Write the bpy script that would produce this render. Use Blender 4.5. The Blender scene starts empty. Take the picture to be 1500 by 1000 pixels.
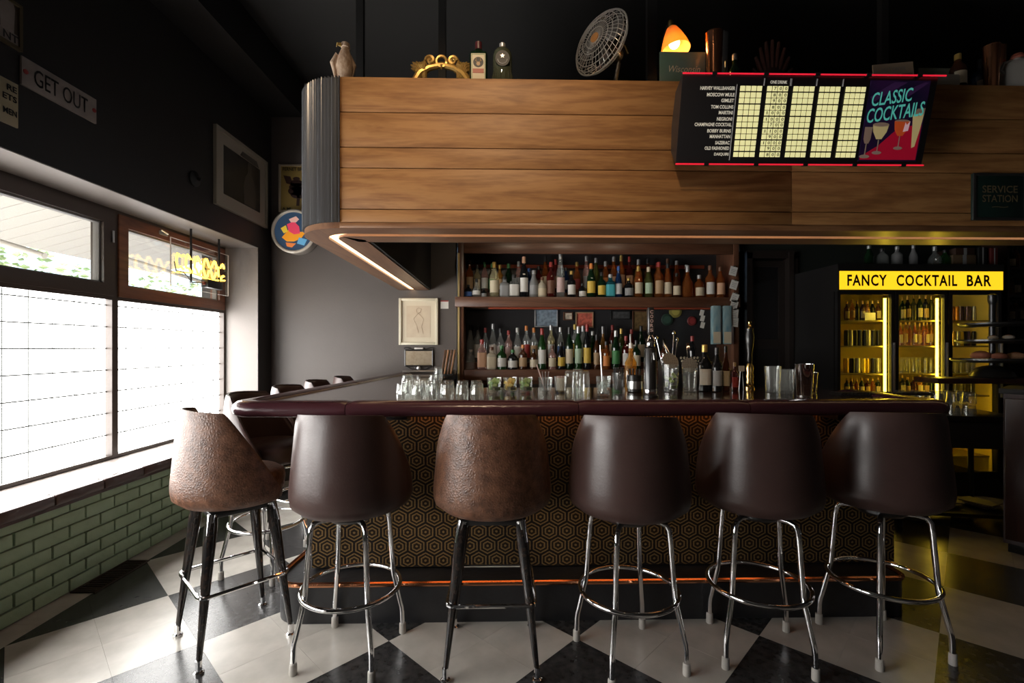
import bpy, bmesh, math, random
from mathutils import Vector, Matrix
random.seed(11)
PI = math.pi
SC = bpy.context.scene
COL = SC.collection
# ------------------------------------------------------------------ camera frame
TH, F, CX, CY, H = .0235, 700., 750., 508., 1.36
cT, sT = math.cos(TH), math.sin(TH)
def cw(a, d, z=0.):                     # metres right of / in front of the standpoint -> world
    return Vector((cT*a + sT*d, -sT*a + cT*d, z))
def onY(px, py, Y):
    dx, dz = (px-CX)/F, (CY-py)/F
    t = Y/(-sT*dx + cT)
    return Vector(((cT*dx + sT)*t, Y, H + dz*t))
def onZ(px, py, z):
    dx, dz = (px-CX)/F, (CY-py)/F
    t = (z-H)/dz
    return Vector(((cT*dx + sT)*t, (-sT*dx + cT)*t, z))
def atd(px, py, d):
    return cw((px-CX)/F*d, d, H + (CY-py)/F*d)
cam_d = bpy.data.cameras.new('camera'); cam = bpy.data.objects.new('camera', cam_d); COL.objects.link(cam)
cam.location = (0, 0, H); cam.rotation_euler = (PI/2, 0, -TH)
cam_d.sensor_width = 36; cam_d.lens = F/1500*36; cam_d.shift_y = 8/1500; cam_d.clip_start = .02; cam_d.clip_end = 200
SC.camera = cam
# ------------------------------------------------------------------ world, light, exposure
SC.view_settings.view_transform = 'Standard'; SC.view_settings.look = 'None'
SC.view_settings.exposure = 0.0; SC.view_settings.gamma = 1.0; SC.view_settings.use_curve_mapping = False
W = bpy.data.worlds.new('world'); SC.world = W; W.use_nodes = True
_n = W.node_tree; _bg = _n.nodes['Background']
_sky = _n.nodes.new('ShaderNodeTexSky'); _sky.sky_type = 'NISHITA'; _sky.sun_disc = False
_sky.sun_elevation = math.radians(50); _sky.sun_rotation = math.radians(200); _sky.dust_density = 4
_n.links.new(_sky.outputs[0], _bg.inputs[0]); _bg.inputs[1].default_value = .9
PANE = 13.5                              # own glow of the frosted panes, standing in for daylight
def lamp(name, typ, loc, energy, color, size=.1, target=None, **kw):
    l = bpy.data.lights.new(name, typ); l.energy = energy; l.color = color
    if typ == 'AREA': l.size = size
    else: l.shadow_soft_size = size
    for k, v in kw.items(): setattr(l, k, v)
    o = bpy.data.objects.new(name, l); COL.objects.link(o); o.location = loc
    if target is not None:
        o.rotation_euler = (Vector(target)-Vector(loc)).to_track_quat('-Z', 'Y').to_euler()
    return o
_sun = bpy.data.lights.new('sun', 'SUN'); _sun.energy = 9; _sun.angle = .02; _sun.color = (1, .96, .9)
_so = bpy.data.objects.new('sun', _sun); COL.objects.link(_so); _so.rotation_euler = Vector((-.55, .15, -.8)).to_track_quat('-Z', 'Y').to_euler()
# track spot on the ceiling washing the wood canopy
lamp('ceiling_track_spot', 'SPOT', (-.25, .55, 3.75), 150, (1, .72, .45), .06, (.0, 2.35, 2.3), spot_size=math.radians(62), spot_blend=1.0)
# small downlights under the canopy over the bottle shelves and the counter
for _x, _e in ((-.1, 7), (.65, 7), (1.4, 5)):
    lamp('shelf_downlight', 'SPOT', (_x, 3.7, 2.62), _e, (1, .82, .6), .04, (_x, 4.95, 1.5), spot_size=math.radians(110), spot_blend=.8)

# ------------------------------------------------------------------ materials
MATS = {}
def nt(m): return m.node_tree.nodes, m.node_tree.links
def pm(name, col=(.5, .5, .5), rough=.5, metal=0., noise=None, bump=None, coat=0., emit=None, es=0., spec=.5, stretch=None, trans=0., alpha=1.):
    """principled material; noise=(scale, colour2, contrast) mixes a second colour, bump=(scale, strength)"""
    if name in MATS: return MATS[name]
    m = bpy.data.materials.new(name); m.use_nodes = True; MATS[name] = m
    N, L = nt(m); b = N['Principled BSDF']
    b.inputs['Base Color'].default_value = (*col, 1); b.inputs['Roughness'].default_value = rough
    b.inputs['Metallic'].default_value = metal; b.inputs['Coat Weight'].default_value = coat
    b.inputs['Coat Roughness'].default_value = .08; b.inputs['Specular IOR Level'].default_value = spec
    b.inputs['Transmission Weight'].default_value = trans
    if emit: b.inputs['Emission Color'].default_value = (*emit, 1); b.inputs['Emission Strength'].default_value = es
    if noise or bump:
        tc = N.new('ShaderNodeTexCoord'); mp = N.new('ShaderNodeMapping'); L.new(tc.outputs['Object'], mp.inputs[0])
        if stretch: mp.inputs['Scale'].default_value = stretch
    if noise:
        t = N.new('ShaderNodeTexNoise'); t.inputs['Scale'].default_value = noise[0]; t.inputs['Detail'].default_value = 5
        L.new(mp.outputs[0], t.inputs['Vector'])
        r = N.new('ShaderNodeValToRGB'); c = noise[2] if len(noise) > 2 else .2
        r.color_ramp.elements[0].position = .5-c; r.color_ramp.elements[1].position = .5+c
        r.color_ramp.elements[0].color = (*col, 1); r.color_ramp.elements[1].color = (*noise[1], 1)
        L.new(t.outputs['Fac'], r.inputs[0]); L.new(r.outputs[0], b.inputs['Base Color'])
    if bump:
        t = N.new('ShaderNodeTexNoise'); t.inputs['Scale'].default_value = bump[0]; t.inputs['Detail'].default_value = 4
        L.new(mp.outputs[0], t.inputs['Vector'])
        bp = N.new('ShaderNodeBump'); bp.inputs['Strength'].default_value = bump[1]; bp.inputs['Distance'].default_value = .01
        L.new(t.outputs['Fac'], bp.inputs['Height']); L.new(bp.outputs[0], b.inputs['Normal'])
    return m
def emat(name, col, s):
    if name in MATS: return MATS[name]
    m = bpy.data.materials.new(name); m.use_nodes = True; MATS[name] = m
    N, L = nt(m); b = N['Principled BSDF']; b.inputs['Base Color'].default_value = (*[min(1, c*.8) for c in col], 1)
    b.inputs['Emission Color'].default_value = (*col, 1); b.inputs['Emission Strength'].default_value = s; b.inputs['Roughness'].default_value = .4
    return m
def glass(name, tint=(1, 1, 1), refl=1., milk=0., milkcol=(.9, .95, .92), rough=.03):
    """thin clear glass: tinted see-through plus mirror gloss at grazing angles, a little whitish body"""
    if name in MATS: return MATS[name]
    m = bpy.data.materials.new(name); m.use_nodes = True; MATS[name] = m
    N, L = nt(m); N.remove(N['Principled BSDF']); out = N['Material Output']
    tr = N.new('ShaderNodeBsdfTransparent'); tr.inputs[0].default_value = (*tint, 1)
    gl = N.new('ShaderNodeBsdfGlossy'); gl.inputs['Roughness'].default_value = rough
    fr = N.new('ShaderNodeLayerWeight'); fr.inputs[0].default_value = .5
    pw = N.new('ShaderNodeMath'); pw.operation = 'POWER'; pw.inputs[1].default_value = 3.5; L.new(fr.outputs['Facing'], pw.inputs[0])
    mu = N.new('ShaderNodeMath'); mu.operation = 'MULTIPLY_ADD'; mu.inputs[1].default_value = .8*refl; mu.inputs[2].default_value = .045*refl; L.new(pw.outputs[0], mu.inputs[0])
    s = tr.outputs[0]
    if milk:
        di = N.new('ShaderNodeBsdfDiffuse'); di.inputs[0].default_value = (*milkcol, 1)
        mx0 = N.new('ShaderNodeMixShader'); mx0.inputs[0].default_value = milk
        L.new(tr.outputs[0], mx0.inputs[1]); L.new(di.outputs[0], mx0.inputs[2]); s = mx0.outputs[0]
    mx = N.new('ShaderNodeMixShader'); L.new(mu.outputs[0], mx.inputs[0]); L.new(s, mx.inputs[1]); L.new(gl.outputs[0], mx.inputs[2])
    L.new(mx.outputs[0], out.inputs[0]); return m
def wood(name, c1, c2, c3, axis=0, rough=.42, scale=1., coat=.15, per_object=True):
    """wood grain running along one axis"""
    if name in MATS: return MATS[name]
    m = bpy.data.materials.new(name); m.use_nodes = True; MATS[name] = m
    N, L = nt(m); b = N['Principled BSDF']; b.inputs['Roughness'].default_value = rough; b.inputs['Coat Weight'].default_value = coat
    b.inputs['Coat Roughness'].default_value = .25
    tc = N.new('ShaderNodeTexCoord'); mp = N.new('ShaderNodeMapping')
    sc = [7*scale]*3; sc[axis] = .8*scale; mp.inputs['Scale'].default_value = sc
    oi = N.new('ShaderNodeObjectInfo'); ad = N.new('ShaderNodeVectorMath'); ad.operation = 'ADD'
    ml = N.new('ShaderNodeMath'); ml.operation = 'MULTIPLY'; ml.inputs[1].default_value = 37. if per_object else 0.
    L.new(oi.outputs['Random'], ml.inputs[0]); cb = N.new('ShaderNodeCombineXYZ')
    for i in range(3): L.new(ml.outputs[0], cb.inputs[i])
    L.new(tc.outputs['Object'], mp.inputs[0]); L.new(mp.outputs[0], ad.inputs[0]); L.new(cb.outputs[0], ad.inputs[1])
    t = N.new('ShaderNodeTexNoise'); t.inputs['Scale'].default_value = 1.3; t.inputs['Detail'].default_value = 6; t.inputs['Distortion'].default_value = 2.6
    L.new(ad.outputs[0], t.inputs['Vector'])
    t2 = N.new('ShaderNodeTexNoise'); t2.inputs['Scale'].default_value = 14; t2.inputs['Detail'].default_value = 3
    L.new(ad.outputs[0], t2.inputs['Vector'])
    mm = N.new('ShaderNodeMath'); mm.operation = 'MULTIPLY_ADD'; mm.inputs[1].default_value = .36
    L.new(t2.outputs['Fac'], mm.inputs[0]); L.new(t.outputs['Fac'], mm.inputs[2])
    r = N.new('ShaderNodeValToRGB'); e = r.color_ramp.elements
    e[0].position = .40; e[0].color = (*c1, 1); e[1].position = .80; e[1].color = (*c3, 1)
    k = r.color_ramp.elements.new(.6); k.color = (*c2, 1)
    L.new(mm.outputs[0], r.inputs[0]); L.new(r.outputs[0], b.inputs['Base Color'])
    bp = N.new('ShaderNodeBump'); bp.inputs['Strength'].default_value = .12; bp.inputs['Distance'].default_value = .004
    L.new(mm.outputs[0], bp.inputs['Height']); L.new(bp.outputs[0], b.inputs['Normal'])
    return m

# ------------------------------------------------------------------ mesh builder
class MB:
    def __init__(s): s.v = []; s.f = []
    def add(s, vs, fs):
        o = len(s.v); s.v += [Vector(v) for v in vs]; s.f += [tuple(i+o for i in f) for f in fs]; return s
    def box(s, c, d, rz=0., bev=0., M=None):
        x, y, z = d[0]/2, d[1]/2, d[2]/2
        bm = bmesh.new()
        bmesh.ops.create_cube(bm, size=1.0)
        for v in bm.verts: v.co = Vector((v.co.x*d[0], v.co.y*d[1], v.co.z*d[2]))
        if bev: bmesh.ops.bevel(bm, geom=list(bm.edges), offset=min(bev, .45*min(d)), segments=2, affect='EDGES', profile=.5)
        R = M if M is not None else Matrix.Rotation(rz, 3, 'Z')
        bm.verts.index_update()
        s.add([R @ v.co + Vector(c) for v in bm.verts], [[v.index for v in f.verts] for f in bm.faces]); bm.free(); return s
    def bb(s, a, b, bev=0.):            # box between two corners
        a, b = Vector(a), Vector(b); return s.box((a+b)/2, [abs(b[i]-a[i]) for i in range(3)], bev=bev)
    def lathe(s, prof, n=20, c=(0, 0, 0), sq=0., flute=0., nf=0, M=None, caps=True):
        c = Vector(c); vs = []; fs = []
        for r, z in prof:
            for k in range(n):
                a = 2*PI*k/n; q = 1.
                if sq: q = 1/(abs(math.cos(a))**sq + abs(math.sin(a))**sq)**(1/sq)
                if flute: q *= 1 + flute*math.cos(nf*a)
                p = Vector((r*q*math.cos(a), r*q*math.sin(a), z)); vs.append((M @ p if M is not None else p) + c)
        for i in range(len(prof)-1):
            for k in range(n):
                k2 = (k+1) % n; fs.append((i*n+k, i*n+k2, (i+1)*n+k2, (i+1)*n+k))
        if caps:
            fs.append(tuple(range(n-1, -1, -1))); fs.append(tuple((len(prof)-1)*n+k for k in range(n)))
        return s.add(vs, fs)
    def tube(s, pts, r, n=8, closed=False):
        P = [Vector(p) for p in pts]; m = len(P); rs = r if isinstance(r, (list, tuple)) else [r]*m
        vs = []; fs = []; up = None
        for i in range(m):
            if closed: t = P[(i+1) % m] - P[i-1]
            else: t = P[min(i+1, m-1)] - P[max(i-1, 0)]
            t.normalize()
            if up is None:
                up = t.orthogonal().normalized()
            else:
                up = (up - t*up.dot(t)); up = up.normalized() if up.length > 1e-6 else t.orthogonal().normalized()
            w = t.cross(up)
            for k in range(n):
                a = 2*PI*k/n; vs.append(P[i] + (up*math.cos(a) + w*math.sin(a))*rs[i])
        for i in range(m if closed else m-1):
            j = (i+1) % m
            for k in range(n):
                k2 = (k+1) % n; fs.append((i*n+k, i*n+k2, j*n+k2, j*n+k))
        if not closed:
            fs.append(tuple(range(n-1, -1, -1))); fs.append(tuple((m-1)*n+k for k in range(n)))
        return s.add(vs, fs)
    def cyl(s, p0, p1, r0, r1=None, n=12): return s.tube([p0, p1], [r0, r0 if r1 is None else r1], n)
    def prism(s, poly, z0, z1, M=None, o=(0, 0, 0)):   # polygon (ccw) in xy raised along z; M maps to other axes
        n = len(poly); o = Vector(o); T = (lambda p: M @ p + o) if M is not None else (lambda p: p + o)
        vs = [T(Vector((x, y, z0))) for x, y in poly] + [T(Vector((x, y, z1))) for x, y in poly]
        return s.add(vs, [tuple(range(n-1, -1, -1)), tuple(range(n, 2*n))] + [(k, (k+1) % n, n+(k+1) % n, n+k) for k in range(n)])
    def sweep(s, path, prof, z=0., closed=False, inner=False):   # path xy; profile (u outward on the right of travel, z)
        P = [Vector((p[0], p[1])) for p in path]; m = len(P); n = len(prof); vs = []; fs = []
        for i in range(m):
            a = (P[i]-P[i-1]) if i or closed else (P[1]-P[0]); b = (P[(i+1) % m]-P[i]) if i < m-1 or closed else (P[i]-P[i-1])
            a = a.normalized(); b = b.normalized(); na = Vector((a.y, -a.x)); nb = Vector((b.y, -b.x))
            nn = (na+nb).normalized(); k = 1/max(.4, nn.dot(na))
            for u, zz in prof: vs.append(Vector((P[i].x + nn.x*u*k, P[i].y + nn.y*u*k, zz + z)))
        for i in range(m if closed else m-1):
            j = (i+1) % m
            for k in range(n):
                k2 = (k+1) % n; fs.append((i*n+k, i*n+k2, j*n+k2, j*n+k))
        if not closed: fs.append(tuple(range(n-1, -1, -1))); fs.append(tuple((m-1)*n+k for k in range(n)))
        return s.add(vs, fs)
    def ball(s, c, r, n=12, sc=(1, 1, 1)):
        prof = [(max(1e-4, r*math.sin(PI*i/(n//2+2))), -r*math.cos(PI*i/(n//2+2))) for i in range(n//2+3)]
        return s.lathe([(p*1., z) for p, z in prof], n, c, M=Matrix.Diagonal(sc))
    def xf(s, M): s.v = [M @ v for v in s.v]; return s
    def mesh(s, name, m=None, smooth=35.):
        me = bpy.data.meshes.new(name); me.from_pydata([tuple(v) for v in s.v], [], s.f)
        bm = bmesh.new(); bm.from_mesh(me); bmesh.ops.recalc_face_normals(bm, faces=bm.faces); bm.to_mesh(me); bm.free()
        if m: me.materials.append(m)
        if smooth:
            for p in me.polygons: p.use_smooth = True
            me.set_sharp_from_angle(angle=math.radians(smooth))
        me.update(); return me
def wmat(o):
    m = o.matrix_basis.copy()
    return wmat(o.parent) @ m if o.parent else m
def tag(o, label=None, cat=None, group=None, kind=None):
    for k, v in (('label', label), ('category', cat), ('group', group), ('kind', kind)):
        if v: o[k] = v
    return o
def empty(name, loc=(0, 0, 0), rz=0., label=None, cat=None, group=None, kind=None, rot=None):
    o = bpy.data.objects.new(name, None); COL.objects.link(o); o.location = loc
    o.rotation_euler = rot if rot is not None else (0, 0, rz); o.empty_display_size = .05
    return tag(o, label, cat, group, kind)
def obj(name, mb, m, parent=None, label=None, cat=None, group=None, kind=None, smooth=35., loc=None, world=False):
    me = mb if isinstance(mb, bpy.types.Mesh) else mb.mesh(name, m, smooth)
    if world and parent is not None: me.transform(wmat(parent).inverted())
    o = bpy.data.objects.new(name, me); COL.objects.link(o); o.parent = parent
    if loc is not None: o.location = loc
    return tag(o, label, cat, group, kind)
def wobj(name, mb, m, parent, **k): return obj(name, mb, m, parent, world=True, **k)
KIDS = {}
def copy_tree(o, parent=None):
    c = o.copy(); COL.objects.link(c); c.parent = parent
    for ch in list(o.children): copy_tree(ch, c)
    return c
def text_mesh(txt, height, m, width=None, extrude=.0008, bold=0., align='CENTER', spacing=1., shear=0.):
    """lettering as a flat mesh, cap height and width in metres, lying in local XY facing +Z"""
    cu = bpy.data.curves.new('lettering', 'FONT'); cu.body = txt; cu.size = 1.; cu.extrude = 0.; cu.offset = bold
    cu.space_character = spacing; cu.resolution_u = 3; cu.shear = shear
    ob = bpy.data.objects.new('lettering', cu); COL.objects.link(ob)
    dg = bpy.context.evaluated_depsgraph_get(); me = bpy.data.meshes.new_from_object(ob.evaluated_get(dg))
    bpy.data.objects.remove(ob); bpy.data.curves.remove(cu)
    xs = [v.co.x for v in me.vertices]; ys = [v.co.y for v in me.vertices]
    x0, x1, y0, y1 = min(xs), max(xs), min(ys), max(ys)
    sy = height/(y1-y0); sx = sy if width is None else width/(x1-x0)
    ox = {'CENTER': (x0+x1)/2, 'LEFT': x0, 'RIGHT': x1}[align]
    for v in me.vertices: v.co = ((v.co.x-ox)*sx, (v.co.y-(y0+y1)/2)*sy, extrude)
    me.materials.clear(); me.materials.append(m); me.update(); return me
def letter(name, txt, parent, M, height, m, **k):
    me = text_mesh(txt, height, m, **k); me.transform(M)
    o = bpy.data.objects.new(name, me); COL.objects.link(o); o.parent = parent; return o
FACE = Matrix(((1, 0, 0, 0), (0, 0, -1, 0), (0, 1, 0, 0), (0, 0, 0, 1)))     # local XY plane -> upright, facing -Y
def face_at(x, y, z): return Matrix.Translation((x, y, z)) @ FACE
# ------------------------------------------------------------------ palette
M_wall = pm('dark_grey_paint', (.078, .064, .057), .5, bump=(60, .08), noise=(3, (.09, .074, .066), .3))
M_wallL = pm('shaded_wall_paint', (.018, .0155, .014), .5, bump=(60, .08))  # wall paint darkened: shade of the unlit window wall put into the colour
M_reveal = pm('lit_reveal_paint', (.20, .175, .16), .5, bump=(50, .1))  # same wall paint made lighter: window light put into the colour
M_wallR = pm('dark_green_paint', (.011, .014, .011), .6)
M_ceil = pm('black_ceiling_paint', (.014, .013, .012), .7, bump=(30, .1))
M_beam = pm('black_beam_paint', (.012, .011, .010), .6)
M_black = pm('black_lacquer', (.012, .011, .011), .35, coat=.3)
M_blackm = pm('black_matte', (.014, .013, .013), .7)
M_green = pm('green_brick_paint', (.25, .34, .215), .48, noise=(9, (.30, .40, .26), .25), bump=(45, .25))
M_mortar = pm('green_mortar_paint', (.32, .41, .29), .7, bump=(60, .3))
M_white = pm('white_marbled_tile', (.42, .39, .345), .26, noise=(6, (.60, .565, .51), .25), spec=.5)
M_dark = pm('black_marbled_tile', (.02, .02, .021), .24, noise=(26, (.055, .054, .054), .16), spec=.5)
M_grout = pm('dark_grout', (.03, .028, .026), .9)
M_brown = pm('brown_window_wood', (.05, .032, .024), .4, coat=.2, bump=(40, .08), stretch=(1, .1, 1))
M_redwood = wood('red_brown_window_wood', (.10, .028, .012), (.16, .05, .02), (.22, .075, .03), 1, .35, 1., .3)
M_alu = pm('brushed_aluminium', (.6, .6, .6), .3, 1.)
M_chrome = pm('polished_chrome', (.86, .86, .87), .07, 1.)
M_copper = pm('polished_copper', (.85, .38, .20), .18, 1.)
M_brass = pm('polished_brass', (.80, .55, .20), .2, 1.)
M_silltile = pm('pale_sill_tile', (.36, .31, .29), .3, noise=(14, (.46, .41, .38), .2), coat=.3)
M_sillnose = pm('oxblood_sill_tile', (.055, .022, .017), .28, coat=.4)
M_frost = emat('frosted_pane_daylight_glow', (1., .985, .955), PANE)
M_wire = pm('grey_wire', (.10, .11, .10), .6, .2)
M_glass = glass('clear_pane', (.97, .98, .97), 1.)
# ------------------------------------------------------------------ floor
A0 = onZ(569.6, 938.4, 0); DG = .868; QS = DG/2**.5/2
floor = obj('floor', MB().bb((-3.3, -3.2, -.12), (6.1, 5.5, -.004)), M_grout, kind='structure')
XL = A0.x - 2*DG
def clip(poly, x0):
    out = []
    for i, p in enumerate(poly):
        q = poly[(i+1) % len(poly)]
        if p[0] >= x0: out.append(p)
        if (p[0]-x0)*(q[0]-x0) < 0:
            t = (x0-p[0])/(q[0]-p[0]); out.append((x0, p[1]+t*(q[1]-p[1])))
    return out
def inbar(x, y): return (-.85 < x < 1.95 and 2.65 < y < 2.9) or (x > -.85 and x < 1.9 and y > 2.9)
cache = {}; rest = {0: MB(), 1: MB()}; ntile = 0
for mI in range(-9, 12):
    for nI in range(-13, 14):
        if (mI+nI) % 2 == 0: continue
        cxx, cyy = A0.x + mI*DG/2, A0.y + nI*DG/2; wh = mI % 2
        for qx, qy in ((0, 1), (0, -1), (1, 0), (-1, 0)):
            x, y = cxx + qx*DG/4, cyy + qy*DG/4; h = DG/4 - .0005
            if x < XL - .01 - DG/4 or x > 5.85 or y < -3.2 or y > 5.3: continue
            vis = 1.75 < y < 4.95 and x < 3.9 and abs(x) < 1.25*y + .4 and not inbar(x, y) and y < 4.95
            poly = [(h, 0), (0, h), (-h, 0), (0, -h)]; cl = x - h < XL
            if cl:
                poly = clip(poly, XL - x + .001)
                if len(poly) < 3: continue
            if vis:
                mk = lambda: MB().prism(poly, -.006, 0).mesh('tile', M_white if wh else M_dark, 0)
                if not cl and wh not in cache: cache[wh] = mk()
                obj('tile', mk() if cl else cache[wh], None, floor, loc=(x, y, random.uniform(0, .0004))); ntile += 1
            else:
                rest[wh].prism([(px+x, py+y) for px, py in poly], -.006, 0)
for k, mm in ((0, M_dark), (1, M_white)): obj('tile_field', rest[k], mm, floor, kind='stuff')
for k in range(-8, 14):                                  # pale border along the window wall
    y0, y1 = A0.y - 1.2 + (k)*.4577, A0.y - 1.2 + (k+1)*.4577
    if y1 > 4.9: break
    wl = lambda y: (-2.47 + sT*y)*1.0
    obj('border_tile', MB().prism([(wl(y0), y0+.001), (XL-.0013, y0+.001), (XL-.0013, y1-.001), (wl(y1), y1-.001)], -.006, 0), M_white, floor)
g = empty('floor_register', onZ(165, 843, .001), -TH, 'rusty dark floor register set in pale border tiles below the brick wall', 'floor register')
obj('grille_frame', MB().bb((-.07, -.2, 0), (.07, -.185, .006)).bb((-.07, .185, 0), (.07, .2, .006)).bb((-.07, -.185, 0), (-.058, .185, .006)).bb((.058, -.185, 0), (.07, .185, .006)), pm('rusty_iron', (.035, .02, .014), .6, .4), g)
lo = MB()
for k in range(17): lo.box((0, -.176+k*.022, .003), (.115, .010, .004))
obj('louvre', lo, MATS['rusty_iron'], g, kind='stuff')
# ------------------------------------------------------------------ window wall (its own frame: a to the right, d away)
AF, AB, DW0, DW1, ZS, ZH = -2.45, -3.0, -.525, 4.62, .56, 2.32
wl = MB().bb((AB, -3.2, ZH), (AF, 5.1, 3.72)).bb((AB, -3.2, 0), (AF, DW0, ZH)).bb((AB, DW1+.002, 0), (AF, 5.1, ZH)).bb((AB, -3.2, 3.72), (AF, 5.1, 4.06))
wall_left = obj('wall_left', wl, M_wallL, kind='structure'); wall_left.rotation_euler = (0, 0, -TH)
obj('brick_backing', MB().bb((AB, DW0, 0), (AF-.012, DW1, ZS-.03)), M_mortar, wall_left)
obj('window_reveal', MB().bb((AB+.1, DW0, ZH-.004), (AF-.004, DW1, ZH)).bb((AB+.1, DW1-.006, ZS), (AF-.004, DW1+.001, ZH)).bb((AB+.1, DW0, ZS), (AF-.004, DW0+.006, ZH)), M_reveal, wall_left)
bm1 = MB().box((0, 0, 0), (.022, .188, .0655), bev=.004).mesh('brick', M_green, 40)
bm2 = MB().box((0, 0, 0), (.022, .09, .0655), bev=.004).mesh('brick', M_green, 40)
for r in range(7):
    z = .0395 + r*.0745; off = .1 if r % 2 else 0.
    if z > ZS - .04: break
    for k in range(15):
        d = 1.75 + off + k*.198
        if d > DW1 - .06: continue
        obj('brick', bm1, None, wall_left, loc=(AF-.004+random.uniform(-.0015, .0015), d, z))
big = MB()
for r in range(7):
    for k in range(11): big.box((AF-.004, -.329 + (.1 if r % 2 else 0) + (k-.55)*.198, .0395 + r*.0745), (.022, .188, .0655))
obj('brick_course', big, M_green, wall_left, kind='stuff')
sill = empty('trim_1', (0, 0, 0), -TH, kind='structure')
obj('sill_bed', MB().bb((-2.86, DW0, .50), (-2.42, DW1, .566)), M_sillnose, sill)
tm = MB().box((0, 0, 0), (.36, .298, .02), bev=.004).mesh('tile', M_silltile, 40); tn = MB().box((0, 0, 0), (.05, .298, .062), bev=.012).mesh('edge_tile', M_sillnose, 40)
for k in range(17):
    d = DW1 - .152 - k*.302
    obj('tile', tm, None, sill, loc=(-2.615, d, .575)); obj('edge_tile', tn, None, sill, loc=(-2.413, d, .555))
obj('cornice_beam', MB().bb((AF-.02, -3.1, 3.70), (-2.12, 4.93, 4.05)), M_beam, tag(empty('trim_2', (0, 0, 0), -TH), kind='structure'))
# windows: frosted lower lights behind a wire grid, opening sashes above
AW = -2.80
def window(n, d0, d1, sash_m, near):
    w = empty('window_%d' % n, (0, 0, 0), -TH, kind='structure')
    def fr(mb, a0, a1, z0, z1, t, wd):      # rectangular frame
        mb.bb((AW-t, a0, z0), (AW+t, a0+wd, z1)).bb((AW-t, a1-wd, z0), (AW+t, a1, z1)).bb((AW-t, a0+wd, z0), (AW+t, a1-wd, z0+wd)).bb((AW-t, a0+wd, z1-wd), (AW+t, a1-wd, z1))
    m = MB(); fr(m, d0, d1, .585, 2.315, .035, .026)
    m.bb((AW-.035, d0+.02, 1.685), (AW+.035, d1-.02, 1.715)); obj('window_frame', m, M_brown, w)
    s = MB(); fr(s, d0+.022, d1-.022, 1.712, 2.292, .045, .082); obj('sash', s, sash_m, w)
    s = MB(); fr(s, d0+.104, d1-.104, 1.794, 2.21, .02, .012); obj('glazing_bead', s, pm('grey_bead', (.25, .24, .23), .5), w)
    obj('pane', MB().bb((AW-.004, d0+.112, 1.8), (AW+.002, d1-.112, 2.2)), M_glass, w)
    obj('frosted_pane', MB().bb((AW-.02, d0+.024, .61), (AW-.012, d1-.024, 1.69)), M_frost, w)
    if near:
        for k in range(1, 8):
            obj('grid_wire', MB().cyl((AW-.006, d0+.026, .60+k*.15), (AW-.006, d1-.026, .60+k*.15), .0048, n=6), M_wire, w)
        for k in range(1, 9):
            obj('grid_wire', MB().cyl((AW-.008, d0+k*.145, .61), (AW-.008, d0+k*.145, 1.69), .0028, n=6), M_wire, w)
        la = obj('latch', MB().box((AW+.05, (d0+d1)/2-.2, 2.255), (.012, .09, .03), bev=.004), M_alu, w)
        obj('lever', MB().tube([(AW+.06, (d0+d1)/2-.2, 2.255), (AW+.085, (d0+d1)/2-.2, 2.25), (AW+.09, (d0+d1)/2-.28, 2.265)], .007), M_alu, la)
        obj('hinge', MB().cyl((AW+.05, d1-.035, 2.08), (AW+.05, d1-.035, 2.16), .008), M_alu, w)
    return w
window(1, 2.05, 3.33, M_brown, True); window(2, 3.33, 4.61, M_redwood, True)
window(3, .77, 2.05, M_brown, False); window(4, -.51, .77, M_brown, False)  # window 4 is out of view, added as fill for the dark right side
# outdoors: sidewalk, ribbed awning, hedge and trees beyond
obj('exterior_pavement', MB().bb((-30, -12, -.2), (-3.02, 20, -.05)).xf(Matrix.Rotation(-TH, 4, 'Z')), pm('pale_concrete', (.5, .48, .45), .8), kind='structure')
aw = empty('street_awning', (0, 0, 0), -TH, 'white ribbed metal awning over the street windows', 'awning')
m = MB()
for k in range(40): m.box((-3.98, -.6+k*.18, 2.60), (1.8, .171, .02), M=Matrix.Rotation(-.26, 3, 'Y'))
obj('awning_slat', m, pm('white_awning_metal', (.40, .37, .33), .5), aw, kind='stuff')
for d in (.8, 3.1, 5.4): obj('brace', MB().cyl((-3.03, d, 1.95), (-4.55, d, 2.42), .02), MATS['white_awning_metal'], aw)
M_leaf = pm('hedge_leaf', (.20, .30, .12), .6, noise=(2, (.36, .42, .22), .2))
for i, (a, d, r, z) in enumerate(((-7.6, 5.2, 1.1, 1.5), (-8.2, 7.6, 1.25, 1.6), (-9.0, 10.2, 1.4, 1.5), (-9.6, 13.2, 1.6, 1.6))):
    t = empty('street_tree', cw(a, d, -.05), 0, ('small round tree', 'second small tree', 'third broad tree', 'last broad tree')[i] + ' across the street seen through the clear upper pane', 'tree', 'trees across the street')
    obj('trunk', MB().cyl((0, 0, 0), (0, 0, z), .07, .05), pm('bark', (.08, .06, .04), .9), t)
    lv = MB()
    for k in range(1100):
        u = Vector((random.gauss(0, 1), random.gauss(0, 1), random.gauss(0, 1))).normalized()*r*random.uniform(.6, 1)
        q = Matrix.Rotation(random.uniform(0, 6), 3, 'Z') @ Matrix.Rotation(random.uniform(0, 3), 3, 'X'); s = .085
        lv.add([q @ Vector(p)*s + u + Vector((0, 0, z+.3)) for p in ((-1, 0, 0), (0, -.5, .1), (1, 0, 0), (0, .5, .1))], [(0, 1, 2, 3)])
    obj('foliage', lv, M_leaf, t, kind='stuff', smooth=0)
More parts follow.
